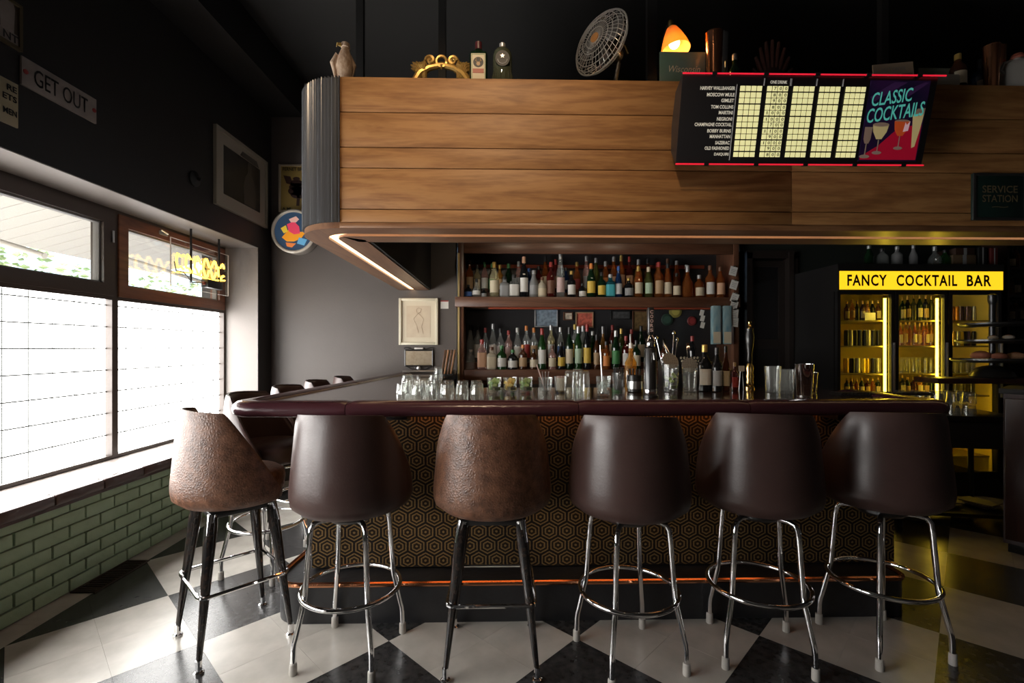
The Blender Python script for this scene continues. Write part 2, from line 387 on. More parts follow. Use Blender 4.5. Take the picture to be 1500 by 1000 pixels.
# ------------------------------------------------------------------ other walls, ceiling
YB = 4.92
XS0, XS1 = onY(669, 500, YB).x, onY(1084, 500, YB).x
XD1 = onY(1168, 500, YB).x
wb = obj('wall_back', MB().bb((-2.75, YB, 0), (XS0, YB+.5, 4.06)), M_wall, kind='structure')
obj('wall_section', MB().bb((XS0, YB, 2.47), (XS1, YB+.5, 4.06)).bb((XS0, YB+.02, 0), (XS1, YB+.5, .98)), M_wall, wb)
obj('wall_section', MB().bb((XS1, YB+.12, 0), (6.1, YB+.5, 4.06)).bb((XD1, YB, 0), (6.1, YB+.12, 4.06)).bb((XS1, YB, 2.36), (XD1, YB+.12, 4.06)), M_wallR, wb)
obj('ceiling', MB().bb((-3.0, -3.2, 4.05), (6.1, 5.5, 4.2)), M_ceil, kind='structure')
obj('wall_right', MB().bb((5.9, -3.2, 0), (6.1, 5.5, 4.06)), M_blackm, kind='structure')
obj('wall_front', MB().bb((-3.3, -3.3, 0), (6.1, -3.15, 4.06)), pm('rear_grey_paint', (.09, .08, .075), .7), kind='structure')
# panelled dark door beside the bottle shelves
dr = empty('door_1', (0, 0, 0), kind='structure')
dx0, dx1 = onY(1092, 500, YB).x, onY(1166, 500, YB).x
M_door = pm('dark_brown_door_paint', (.022, .016, .014), .35, coat=.3)
m = MB().bb((dx0, YB-.03, 0), (dx0+.06, YB+.1, 2.34)).bb((dx1-.10, YB-.05, 0), (dx1-.05, YB+.1, 2.34)).bb((dx1-.05, YB-.03, 0), (dx1, YB+.1, 2.34)).bb((dx0, YB-.03, 2.28), (dx1, YB+.1, 2.36))
obj('door_frame', m, M_door, dr)
m = MB().bb((dx0+.062, YB+.03, 0), (dx0+.11, YB+.07, 2.26)).bb((dx1-.16, YB+.03, 0), (dx1-.102, YB+.07, 2.26)).bb((dx0+.11, YB+.03, 2.2), (dx1-.16, YB+.07, 2.26)).bb((dx0+.11, YB+.03, 1.34), (dx1-.16, YB+.07, 1.44)).bb((dx0+.11, YB+.03, 0), (dx1-.16, YB+.07, .3))
obj('door_leaf', m, M_door, dr)
obj('panel', MB().bb((dx0+.11, YB+.05, .3), (dx1-.16, YB+.06, 1.34)), M_blackm, dr)
obj('pane', MB().bb((dx0+.11, YB+.05, 1.44), (dx1-.16, YB+.06, 2.2)), pm('dark_door_glass', (.012, .011, .012), .12, coat=.5), dr)
# ------------------------------------------------------------------ bar
M_top = pm('glossy_brown_bar_top', (.034, .018, .015), .13, noise=(4, (.05, .027, .022), .3), stretch=(1, 8, 1), coat=.6)
M_pad = pm('oxblood_vinyl', (.058, .018, .024), .25, noise=(5, (.074, .025, .031), .3), bump=(22, .18), stretch=(1, 1, 3), coat=.1)
M_plinth = pm('black_painted_plinth', (.016, .016, .018), .38, bump=(30, .2), noise=(8, (.025, .025, .027), .2))
def hexmat(name, ax):
    m = bpy.data.materials.new(name); m.use_nodes = True; N, L = nt(m); b = N['Principled BSDF']
    b.inputs['Roughness'].default_value = .85; b.inputs['Specular IOR Level'].default_value = .2
    tc = N.new('ShaderNodeTexCoord'); sp = N.new('ShaderNodeSeparateXYZ'); L.new(tc.outputs['Object'], sp.inputs[0])
    def mth(op, a, c=None, d=None):
        n = N.new('ShaderNodeMath'); n.operation = op
        for i, q in enumerate((a, c, d)):
            if q is None: continue
            if isinstance(q, (int, float)): n.inputs[i].default_value = q
            else: L.new(q, n.inputs[i])
        return n.outputs[0]
    w = .094; r3 = 3**.5
    X = mth('MULTIPLY', sp.outputs[ax], 1/w); Y = mth('MULTIPLY', sp.outputs[2], 1/(w*.93))
    def cell(ox, oy):
        fx = mth('SUBTRACT', mth('FLOORED_MODULO', mth('ADD', X, ox), 1.), .5)
        fy = mth('SUBTRACT', mth('FLOORED_MODULO', mth('ADD', Y, oy), r3), r3/2)
        return fx, fy, mth('ADD', mth('MULTIPLY', fx, fx), mth('MULTIPLY', fy, fy))
    ax_, ay_, al = cell(0, 0); bx_, by_, bl = cell(.5, r3/2)
    c = mth('LESS_THAN', al, bl)
    mixf = lambda p, q: mth('ADD', mth('MULTIPLY', c, p), mth('MULTIPLY', mth('SUBTRACT', 1., c), q))
    hx = mth('ABSOLUTE', mixf(ax_, bx_)); hy = mth('ABSOLUTE', mixf(ay_, by_))
    hd = mth('MAXIMUM', hx, mth('ADD', mth('MULTIPLY', hx, .5), mth('MULTIPLY', hy, .866)))
    nz = N.new('ShaderNodeTexNoise'); nz.inputs['Scale'].default_value = 160; L.new(tc.outputs['Object'], nz.inputs['Vector'])
    hd = mth('ADD', hd, mth('MULTIPLY', mth('SUBTRACT', nz.outputs['Fac'], .5), .05))
    r = N.new('ShaderNodeValToRGB'); r.color_ramp.interpolation = 'CONSTANT'; e = r.color_ramp.elements
    gold = (.21, .13, .05, 1); dark = (.014, .010, .008, 1); mid = (.040, .024, .011, 1)
    e[0].position = 0; e[0].color = gold; e[1].position = .07; e[1].color = dark
    for p, cc in ((.13, mid), (.19, gold), (.265, dark), (.33, mid), (.37, gold), (.435, dark)):
        k = e.new(p); k.color = cc
    L.new(hd, r.inputs[0]); L.new(r.outputs[0], b.inputs['Base Color'])
    bp = N.new('ShaderNodeBump'); bp.inputs['Strength'].default_value = .5; bp.inputs['Distance'].default_value = .003
    L.new(nz.outputs['Fac'], bp.inputs['Height']); L.new(bp.outputs[0], b.inputs['Normal']); return m
def fillet(P, rad, n=8):
    out = []
    for i, p in enumerate(P):
        p = Vector(p[:2])
        if i in (0, len(P)-1) or not rad[i]: out.append(p); continue
        a = (Vector(P[i-1][:2])-p).normalized(); b = (Vector(P[i+1][:2])-p).normalized()
        an = a.angle(b)/2; t = rad[i]/math.tan(an); c = p + (a+b).normalized()*rad[i]/math.sin(an)
        s, e = p+a*t - c, p+b*t - c; tot = s.angle_signed(e)
        for k in range(n+1):
            out.append(c + Matrix.Rotation(-tot*k/n, 2) @ s)
    return out
ZT, ZA = 1.092, 1.108
bar = empty('cocktail_bar', (.4, 2.7, 0), 0, 'long dark bar with padded edge and hexagon patterned carpet front', 'bar counter')
LE = [(-1.035, 4.9), (-1.303, 2.2), (2.17, 2.2), (2.17, 2.85)]
outer = fillet(LE, [0, .15, .09, 0], 10)
slab = [(-.94, 4.9), (-1.195, 2.31), (2.06, 2.31), (2.06, 3.15), (-.55, 3.15), (-.445, 4.77), (-.475, 4.9)]
wobj('bar_top', MB().prism(slab, ZT-.05, ZT), M_top, bar)
# padded edge in separate wrapped lengths
def plen(P):
    s = [0.]
    for i in range(1, len(P)): s.append(s[-1] + (P[i]-P[i-1]).length)
    return s
S = plen(outer)
def at_s(x):
    for i in range(1, len(S)):
        if x <= S[i]: return outer[i-1].lerp(outer[i], (x-S[i-1])/(S[i]-S[i-1]))
    return outer[-1]
prof = [(-.14, -.004), (-.135, .006), (-.10, .016), (-.06, .017), (-.025, .012), (-.005, -.004), (0, -.026), (-.008, -.046), (-.03, -.056), (-.08, -.058), (-.14, -.05)]
cuts = [0., 1.35, 2.73 + .62 - .02, 4.5, 5.6, S[-1]]
sx = S[11] if len(S) > 11 else 2.8
xcut = onY(505, 600, 2.2).x; xcut2 = onY(848, 600, 2.2).x; xcut3 = onY(1100, 600, 2.2).x
i1 = max(i for i, p in enumerate(outer) if p.x < 0 and p.y < 2.21)
base_s, base_x = S[i1], outer[i1].x
cuts = [0., 1.4, base_s + xcut-base_x, base_s + xcut2-base_x, base_s + xcut3-base_x, S[-1]]
for c0, c1 in zip(cuts, cuts[1:]):
    m = int((c1-c0)/.03)+2; pts = [at_s(c0+.0015+(c1-c0-.003)*k/m) for k in range(m+1)]
    mb = MB(); n = len(prof)
    mb.sweep(pts, prof, ZA-.017)
    # rounded wrap at both ends of each length
    for i in range(m+1):
        e = min(i, m-i)
        if e < 1:
            for k in range(n):
                v = mb.v[i*n+k]; cpt = Vector((pts[i].x, pts[i].y, ZA-.04)); mb.v[i*n+k] = v + (Vector((0, 0, ZA-.037))-Vector((0, 0, v.z)))*.16
    wobj('armrest', mb, M_pad, bar, smooth=50)
body = [(-.99, 2.57), (2.13, 2.57), (2.13, 2.86), (-.56, 2.86), (-.46, 4.88), (-.76, 4.88)]
wobj('bar_body', MB().prism(body, .0, ZT-.052), M_blackm, bar)
wobj('carpet_panel', MB().bb((-.995, 2.545, .195), (2.135, 2.568, ZT-.06)), hexmat('hexagon_carpet_front', 0), bar)
q = Vector((-.76+.99, 4.88-2.57)).normalized(); nq = Vector((-q.y, q.x))*.012
wobj('carpet_panel', MB().prism([(-.992, 2.572), (-.762, 4.86), (-.762+nq.x, 4.86+nq.y), (-.992+nq.x, 2.572+nq.y)], .195, ZT-.06), hexmat('hexagon_carpet_side', 1), bar)
pl_in = [(-.91, 4.88), (-1.145, 2.368), (2.06, 2.368), (2.06, 2.8)]
plo = fillet(pl_in, [0, .14, .06, 0], 8)
wobj('plinth', MB().prism(list(reversed([(p.x, p.y) for p in plo] + [(-.6, 2.8), (-.5, 4.88)])), 0, .185), M_plinth, bar)
wobj('foot_rail', MB().tube([(p.x, p.y, .192) for p in [at for at in plo]], .0125, 8), M_copper, bar)
for px in (583, 868, 1128):
    x = onY(px, 620, 2.5).x
    hk = wobj('outlet_box', MB().bb((x-.055, 2.46, .985), (x+.055, 2.55, 1.036), .006), M_black, bar)
wobj('outlet_box', MB().bb((1.72, 2.4, .985), (1.92, 2.55, 1.036), .006), M_black, bar)
wobj('glow_strip', MB().bb((-.9, 2.50, 1.030), (2.05, 2.515, 1.038)), emat('orange_led_strip', (1., .36, .10), 5.5), bar)
wobj('back_rail', MB().cyl((-1.0, 4.885, 1.112), (-.46, 4.885, 1.112), .009).cyl((-.47, 4.885, 1.09), (-.47, 4.885, 1.115), .012), M_alu, bar)
# ------------------------------------------------------------------ canopy above the bar
ZC0, ZC1, YC = 1.94, 2.68, 2.35
M_plank = wood('honey_plank', (.145, .058, .016), (.22, .097, .029), (.31, .15, .050), 0, .55, 1., .0)
M_trimw = wood('dark_canopy_trim', (.10, .042, .018), (.16, .072, .03), (.22, .105, .045), 0, .4, 1., .2)
M_soff = wood('dark_soffit_wood', (.085, .035, .016), (.13, .055, .025), (.17, .08, .037), 0, .4, 1., .2)
M_soffy = wood('dark_soffit_wood_side', (.085, .035, .016), (.13, .055, .025), (.17, .08, .037), 1, .4, 1., .2)
M_corr = pm('ribbed_smoked_plastic', (.26, .27, .29), .24, .6)
canopy = empty('bar_canopy', (.5, 2.6, ZC0), 0, 'honey plank canopy hung over the bar with ribbed corner', 'canopy')
xl, xr, xs = -.785, 5.6, onY(1160, 280, YC).x
zs = [2.68, 2.506, 2.335, 2.234, 2.033, 1.968]
for z1, z0 in zip(zs, zs[1:]):
    cx = xs + random.choice((0., .0))
    for a, b in ((xl, cx-.001), (cx+.001, xr)):
        wobj('plank', MB().bb((a, YC, z0+.0022), (b, YC+.02, z1-.0022), .0015), M_plank, canopy)
wobj('fascia_backing', MB().bb((xl, YC+.021, ZC0+.03), (xr, YC+.05, ZC1-.002)), M_blackm, canopy)
wobj('fascia_trim', MB().bb((xl-.0, YC-.004, ZC0+.001), (xr, YC+.05, 1.967), .003), M_trimw, canopy)
# soffit ring with a light groove
R0 = .26; ccx, ccy = xl, YC+R0
def arc(off, n=16): return [Vector((ccx - (R0-off)*math.sin(PI/2*k/n), ccy - (R0-off)*math.cos(PI/2*k/n))) for k in range(n+1)]
def strip(o0, o1, z0, z1, m, name, rin=None):
    # front run, bent corner, side run
    mb = MB().bb((xl, YC+o0, z0), (xr, YC+o1, z1))
    wobj(name, mb, m[0], canopy)
    pa, pb = arc(o0), arc(min(o1, R0-.02) if o1 > R0-.02 else o1)
    if o1 > R0-.02:
        c = (xl-R0+o1, YC+o1); poly = [(p.x, p.y) for p in arc(o0)] + [(xl-R0+o1, ccy), (xl-R0+o1, YC+o1), (xl, YC+o1)]
    else:
        poly = [(p.x, p.y) for p in pa] + [(p.x, p.y) for p in reversed(pb)]
    wobj(name, MB().prism(list(reversed(poly)), z0, z1), m[1], canopy)
    y0 = max(ccy, YC+o1) if o1 > R0-.02 else ccy
    wobj(name, MB().bb((xl-R0+o0, ccy, z0), (xl-R0+o1, 4.915, z1)), m[1], canopy)
strip(.004, .122, ZC0, ZC0+.03, (M_soff, M_soffy), 'soffit_board')
strip(.172, .31, ZC0, ZC0+.03, (M_soff, M_soffy), 'soffit_board')
strip(.1225, .1715, ZC0+.012, ZC0+.03, (emat('warm_led_strip', (1., .66, .36), 3.2),)*2, 'light_strip')
wobj('inner_board', MB().bb((xl-R0+.31, YC+.31, ZC0+.005), (xr, YC+.34, ZC1-.03)), M_blackm, canopy)
wobj('inner_board', MB().bb((xl-R0+.30, YC+.34, ZC0+.005), (xl-R0+.33, 4.91, ZC1-.03)), M_blackm, canopy)
wobj('top_board', MB().bb((xl, YC+.004, ZC1-.028), (xr, 4.91, ZC1-.003)).bb((xl-R0+.02, ccy, ZC1-.028), (xl, 4.91, ZC1-.003)), M_blackm, canopy)
# ribbed corner sheet
mb = MB(); pts = []; n = 24*8
for k in range(n+1):
    t = k/n; rr = R0 + .0095*math.cos(2*PI*22*t); pts.append((ccx - rr*math.sin(PI/2*t), ccy - rr*math.cos(PI/2*t)))
for k in range(240):
    t = k/240*60; pts.append((ccx - R0 - .0045*math.cos(2*PI*t), ccy + .002 + k*.0095))
vs = [(x, y, z) for x, y in pts for z in (ZC0+.028, ZC1)]
mb.add(vs, [(2*i, 2*i+2, 2*i+3, 2*i+1) for i in range(len(pts)-1)])
wobj('corrugated_corner', mb, M_corr, canopy, smooth=60)
wobj('corner_backing', MB().prism(list(reversed([(p.x, p.y) for p in arc(.02)] + [(xl, ccy)])), ZC0+.03, ZC1-.003), M_blackm, canopy)
wobj('corner_bead', MB().cyl((xl-.002, YC-.003, ZC0+.03), (xl-.002, YC-.003, ZC1), .004, n=6), M_black, canopy)
for px, r in ((528, .022), (648, .022), (954, .03), (1293, .022)):
    p = onY(px, 60, 2.98); wobj('hanger_post', MB().bb((p.x-r, 2.96, ZC1-.01), (p.x+r, 3.0, 4.04)), M_beam, canopy)
# ------------------------------------------------------------------ bar stools
def leather(name, c1, c2, rough, crack):
    m = bpy.data.materials.new(name); m.use_nodes = True; N, L = nt(m); b = N['Principled BSDF']
    tc = N.new('ShaderNodeTexCoord')
    n1 = N.new('ShaderNodeTexNoise'); n1.inputs['Scale'].default_value = 26 if crack else 5; n1.inputs['Detail'].default_value = 7; n1.inputs['Roughness'].default_value = .7
    L.new(tc.outputs['Object'], n1.inputs['Vector'])
    r = N.new('ShaderNodeValToRGB'); e = r.color_ramp.elements
    e[0].position = .34; e[1].position = .68; e[0].color = (*c1, 1); e[1].color = (*c2, 1)
    L.new(n1.outputs['Fac'], r.inputs[0]); L.new(r.outputs[0], b.inputs['Base Color'])
    n2 = N.new('ShaderNodeTexVoronoi' if crack else 'ShaderNodeTexNoise'); n2.inputs['Scale'].default_value = 85 if crack else 120
    if crack: n2.feature = 'DISTANCE_TO_EDGE'
    L.new(tc.outputs['Object'], n2.inputs['Vector'])
    bp = N.new('ShaderNodeBump'); bp.inputs['Strength'].default_value = .5 if crack else .12; bp.inputs['Distance'].default_value = .004
    L.new(n2.outputs[0], bp.inputs['Height']); L.new(bp.outputs[0], b.inputs['Normal'])
    n3 = N.new('ShaderNodeTexNoise'); n3.inputs['Scale'].default_value = 14; L.new(tc.outputs['Object'], n3.inputs['Vector'])
    mr = N.new('ShaderNodeMapRange'); mr.inputs[3].default_value = rough-.08; mr.inputs[4].default_value = rough+.14
    L.new(n3.outputs['Fac'], mr.inputs[0]); L.new(mr.outputs[0], b.inputs['Roughness']); return m
L_dark = leather('dark_brown_vinyl', (.052, .028, .024), (.068, .037, .032), .33, False)
L_worn = leather('worn_russet_leather', (.072, .031, .018), (.22, .102, .058), .37, True)
M_pipe = pm('tan_piping', (.13, .075, .05), .4); M_piped = pm('dark_piping', (.04, .022, .02), .4)
M_blackleg = pm('chipped_black_enamel', (.010, .010, .011), .18, coat=.5, noise=(60, (.03, .02, .016), .06))
M_rubber = pm('pale_grey_rubber', (.50, .47, .43), .6)
ZB, ZTOP = .655, 1.085
def shell_mesh(off, z_lo):
    NA, NZ = 48, 14; AM = math.radians(112); vs = []
    for j in range(NZ+1):
        for i in range(NA+1):
            a = -AM + 2*AM*i/NA; aa = abs(a)
            t0, t1 = math.radians(56), math.radians(112)
            q = 0 if aa < t0 else (aa-t0)/(t1-t0)
            top = ZTOP - off*.5 - (ZTOP-.735)*(q**1.15) - .012*(1-math.cos(min(aa, t0)/t0*PI/2))
            # rounded shoulder where the top edge turns down
            t = j/NZ; z = z_lo + (top-z_lo)*t
            u = min(1., (z-ZB)/.06); curl = .042*(1-math.sqrt(max(0, 1-(1-u)**2)))
            r = .262 - .03*max(0, z-.75)/.33 - curl - off
            # padded lip: thin out toward the top edge
            if t > .93: r += (-.006 if off == 0 else .006)*(t-.93)/.07
            vs.append(Vector((r*math.sin(a), -r*math.cos(a)*1.0 + .012, z)))
    return vs, NA, NZ
def make_stool(kind):
    lm = L_worn if kind == 'worn' else L_dark
    t = empty('bar_stool')
    vo, NA, NZ = shell_mesh(0, ZB); vi, _, _ = shell_mesh(.03, ZB+.02)
    n = len(vo); f = []
    id_ = lambda j, i, o: o*n + j*(NA+1) + i
    for j in range(NZ):
        for i in range(NA):
            f.append((id_(j, i, 0), id_(j, i+1, 0), id_(j+1, i+1, 0), id_(j+1, i, 0)))
            f.append((id_(j, i, 1), id_(j+1, i, 1), id_(j+1, i+1, 1), id_(j, i+1, 1)))
    for i in range(NA):
        f.append((id_(NZ, i, 0), id_(NZ, i+1, 0), id_(NZ, i+1, 1), id_(NZ, i, 1)))
        f.append((id_(0, i, 0), id_(0, i, 1), id_(0, i+1, 1), id_(0, i+1, 0)))
    for j in range(NZ):
        for i in (0, NA): f.append((id_(j, i, 0), id_(j+1, i, 0), id_(j+1, i, 1), id_(j, i, 1)))
    bk = obj('backrest', MB().add(vo+vi, f), lm, t, smooth=60)
    edge = [(vo[NZ*(NA+1)+i]*.5 + vi[NZ*(NA+1)+i]*.5) + Vector((0, 0, .002)) for i in range(NA+1)]
    edge = [vo[j*(NA+1)] for j in range(4, NZ, 3)] + edge + [vo[j*(NA+1)+NA] for j in range(NZ-3, 3, -3)]
    obj('piping', MB().tube([e*1. for e in edge], .0055, 6), M_pipe if kind == 'worn' else M_piped, bk)
    obj('seat', MB().lathe([(.01, .655), (.16, .655), (.198, .665), (.214, .69), (.219, .735), (.214, .765), (.19, .782), (.12, .792), (.01, .795)], 36), lm, t, smooth=60)
    obj('seat_pan', MB().lathe([(.01, .636), (.13, .636), (.165, .648), (.165, .657), (.01, .657)], 28), M_blackm, t)
    if kind == 'worn':
        obj('swivel_plate', MB().box((0, 0, .622), (.26, .26, .026), bev=.006), M_black, t)
        for sx in (-1, 1):
            for sy in (-1, 1):
                top, bot = Vector((sx*.122, sy*.122, .628)), Vector((sx*.187, sy*.187, .035))
                lg = obj('leg', MB().tube([top, top.lerp(bot, .12), bot], [.022, .0265, .0105], 12), M_blackleg, t)
                obj('glide', MB().tube([bot+Vector((0, 0, .02)), bot-Vector((0, 0, .022))], .0125, 10).lathe([(.012, .014), (.021, .008), (.021, 0), (.005, 0)], 12, (bot.x, bot.y, 0)), M_chrome, lg)
                obj('collar', MB().tube([top+Vector((0, 0, .002)), top.lerp(bot, .05)+Vector((sx*.004, sy*.004, 0)), top.lerp(bot, .14)+Vector((sx*.010, sy*.010, 0))], [.023, .020, .014], 12), M_chrome, lg)
        z = .30; c = .182; P = [p.to_3d() for p in fillet([(0, -c), (c, -c), (c, c), (-c, c), (-c, -c), (0.0001, -c)], [0, .03, .03, .03, .03, 0], 5)]
        obj('stretcher', MB().tube([Vector((p.x, p.y, z)) for p in P[:-1]], .0085, 8, closed=True), M_chrome, t)
    else:
        obj('swivel_plate', MB().lathe([(.01, .60), (.09, .60), (.10, .612), (.10, .638), (.01, .638)], 20), M_black, t)
        for k in range(4):
            a = PI/4 + k*PI/2; d = Vector((math.cos(a), math.sin(a), 0)); zz = Vector((0, 0, 1))
            pr = [(.09, .612), (.135, .614), (.160, .606), (.172, .588), (.177, .55), (.196, .31), (.200, .285), (.206, .262), (.232, .150), (.238, .128), (.241, .105), (.243, .03)]
            lg = obj('leg', MB().tube([d*r + zz*z for r, z in pr], .0118, 10), M_chrome, t, smooth=60)
            obj('rubber_foot', MB().lathe([(.015, 0), (.0165, .004), (.0155, .046), (.012, .05)], 12, d*.243), M_rubber, lg)
        obj('foot_ring', MB().tube([Vector((.210*math.cos(2*PI*k/48), .210*math.sin(2*PI*k/48), .298)) for k in range(48)], .0105, 10, closed=True), M_chrome, t, smooth=60)
    return t
protos = {}
def stool(kind, a, d, leg_rot, fwd, label):
    """a, d: standpoint frame; leg_rot degrees for the base; fwd degrees the seat faces, clockwise from straight at the bar"""
    key = kind
    if key not in protos: protos[key] = make_stool(kind); t = protos[key]
    else: t = copy_tree(protos[key])
    t.location = cw(a, d, 0); tag(t, label, 'bar stool', 'bar stools'); t.rotation_euler = (0, 0, -TH - math.radians(leg_rot))
    for ch in t.children:
        if ch.name.split('.')[0] in ('backrest', 'seat', 'seat_pan'): ch.rotation_euler = (0, 0, -math.radians(fwd-leg_rot))
    return t
stool('worn', -1.31, 2.255, 44, 40, 'worn russet leather stool with black legs, turned sideways at the bar corner by the window')
stool('smooth', -.715, 2.13, 8, 5, 'smooth dark brown stool with chrome legs between the two worn russet stools')
stool('worn', -.088, 2.135, -1, 0, 'worn russet leather stool with black tapered legs facing the hexagon carpet squarely')
stool('smooth', .512, 2.10, -16, 11, 'dark brown chrome stool just past the worn russet one, fourth along the front')
stool('smooth', 1.108, 2.155, 12, 16, 'dark brown chrome stool second from the far dark end of the front row')
stool('smooth', 1.70, 2.20, -6, 9, 'dark brown chrome stool at the shadowy end nearest the yellow lit fridge')
for k, (a, d) in enumerate(((-1.50, 2.93), (-1.505, 3.48), (-1.51, 4.03), (-1.47, 4.56))):
    stool('smooth', a, d, 12+k*9, 92 - k*3, 'dark stool facing the short side of the bar, ' + ('nearest to the russet corner stool', 'second along the window', 'third along the window', 'farthest, by the grey back wall')[k])
# ------------------------------------------------------------------ back bar shelving
M_shelfw = wood('red_brown_shelf_wood', (.065, .025, .014), (.11, .045, .024), (.15, .066, .036), 0, .38, 1., .25)
M_shelfv = wood('red_brown_shelf_wood_upright', (.065, .025, .014), (.11, .045, .024), (.15, .066, .036), 2, .38, 1., .25)
YF = 4.80                                                # front of the shelves
sh = empty('bottle_shelf', ((XS0+XS1)/2, 4.9, .98), 0, 'built in wooden back bar shelf holding the liquor bottles', 'shelf')
xa, xb = onY(671, 500, YF).x, onY(1083, 500, YF).x
zU1, zU0 = onY(800, 435, YF).z, onY(800, 449.5, YF).z
zL1, zL0 = onY(800, 541.5, YF).z, onY(800, 557, YF).z
zT0 = onY(800, 371, YF).z
wobj('side_board', MB().bb((xa, YF+.005, .98), (xa+.055, 5.25, 2.44), .003), M_shelfv, sh)
wobj('side_board', MB().bb((xb-.055, YF+.005, .98), (xb, 5.25, 2.44), .003), M_shelfv, sh)
wobj('edge_strip', MB().bb((xa-.004, YF-.012, .985), (xa+.016, YF+.004, zU0-.003)).bb((xa-.004, YF-.012, zU1+.003), (xa+.016, YF+.004, 2.30)), pm('gilt_edge', (.75, .55, .25), .3, .7), sh)
wobj('top_board', MB().bb((xa+.056, YF+.045, 2.41), (xb-.056, 5.2, 2.44)), M_shelfw, sh)
wobj('header_board', MB().bb((xa+.056, YF+.01, zT0), (xb-.056, YF+.042, 2.44), .004), M_shelfw, sh)
wobj('shelf_board', MB().bb((xa-.03, YF-.02, zU0), (xb+.0, 5.2, zU1), .004), M_shelfw, sh)
wobj('shelf_board', MB().bb((xa+.056, YF+.01, zL0), (xb-.056, 5.2, zL1), .004), M_shelfw, sh)
wobj('shelf_riser', MB().bb((xa+.056, 5.01, zU1), (xb-.056, 5.2, zU1+.07)), M_shelfw, sh)
wobj('shelf_riser', MB().bb((xa+.056, 5.01, zL1), (xb-.056, 5.2, zL1+.07)), M_shelfw, sh)
wobj('back_panel', MB().bb((xa, 5.2, .98), (xb, 5.24, 2.44)), pm('dim_mirror_panel', (.035, .034, .036), .22, coat=.4), sh)  # stands for the mirror; the dim reflected room is put into its colour
wobj('red_trim', MB().bb((xa+.3, YF+.02, zU0-.02), (xb-.14, YF+.04, zU0-.002)), pm('red_copper_trim', (.45, .10, .05), .3, .5), sh)
wobj('red_trim', MB().bb((xa+.08, 5.17, 2.215), (xb-.2, 5.195, 2.25)), MATS['red_copper_trim'], sh)
wobj('lower_front', MB().bb((xa+.056, YF+.03, .985), (xb-.056, YF+.06, zL0)), M_shelfw, sh)
# ------------------------------------------------------------------ bottles
GL = {}
def bmat(c):
    if c in GL: return GL[c]
    P = {'clear': ((.93, .95, .94), .10, (.75, .78, .76)), 'pink': ((.95, .78, .74), .18, (.8, .5, .45)), 'pale': ((.93, .90, .72), .2, (.75, .68, .45)),
         'amber': ((.80, .36, .10), .30, (.36, .12, .03)), 'gold': ((.92, .62, .2), .3, (.5, .26, .06)), 'brown': ((.30, .12, .05), .5, (.10, .035, .015)),
         'green': ((.14, .36, .12), .35, (.03, .10, .03)), 'dark green': ((.05, .14, .06), .5, (.01, .035, .014)), 'olive': ((.35, .38, .12), .4, (.10, .11, .03)),
         'black': ((.02, .02, .02), .8, (.010, .010, .011)), 'blue': ((.06, .16, .36), .5, (.015, .04, .12)), 'teal': ((.06, .32, .38), .6, (.015, .10, .13)),
         'red': ((.42, .07, .05), .5, (.10, .012, .010)), 'cream': ((.8, .75, .6), .9, (.48, .43, .33)), 'silver': ((.5, .5, .5), .8, (.25, .25, .25))}[c]
    GL[c] = glass(c.replace(' ', '_')+'_bottle_glass', P[0], 1., P[1], P[2], .04); return GL[c]
LC = {'white': (.62, .60, .56), 'cream': (.56, .48, .34), 'tan': (.40, .26, .14), 'yellow': (.62, .42, .06), 'black': (.02, .02, .02), 'red': (.30, .03, .025), 'orange': (.6, .2, .04),
      'peach': (.62, .36, .22), 'pale green': (.38, .50, .36), 'teal': (.05, .35, .40), 'grey': (.25, .25, .25), 'blue': (.04, .10, .30), 'pink': (.5, .36, .34), 'gold': (.55, .36, .10), 'silver': (.5, .5, .5), 'brown': (.12, .05, .025), 'green': (.05, .2, .06)}
def lmat(c, kind='label'):
    return pm(c.replace(' ', '_')+'_'+kind, LC[c], .55 if kind == 'label' else .35, .6 if c in ('silver', 'gold') and kind == 'cap' else 0.)
BT = {  # profile (radius, height) up to the neck, label span, cap start, squareness
 'round':  ([(.9, 0), (1, .02), (1, .58), (.95, .63), (.6, .70), (.40, .75), (.36, .80), (.36, .90)], (.12, .48), .86, 0),
 'wine':   ([(.92, 0), (1, .02), (1, .55), (.92, .62), (.62, .72), (.42, .79), (.38, .84), (.38, .92)], (.14, .48), .84, 0),
 'tall':   ([(.92, 0), (1, .02), (1, .50), (.85, .60), (.55, .72), (.42, .82), (.38, .92)], (.12, .45), .86, 0),
 'square': ([(.9, 0), (.97, .02), (.97, .62), (.85, .68), (.45, .73), (.42, .80), (.42, .88)], (.08, .56), .84, 5),
 'squat':  ([(.9, 0), (1, .03), (1, .55), (.85, .66), (.5, .73), (.36, .78), (.34, .88)], (.1, .45), .84, 0),
 'decanter': ([(.8, 0), (.98, .05), (1, .30), (.9, .48), (.5, .62), (.3, .70), (.3, .84)], (.15, .36), .80, 0)}
BM = {}
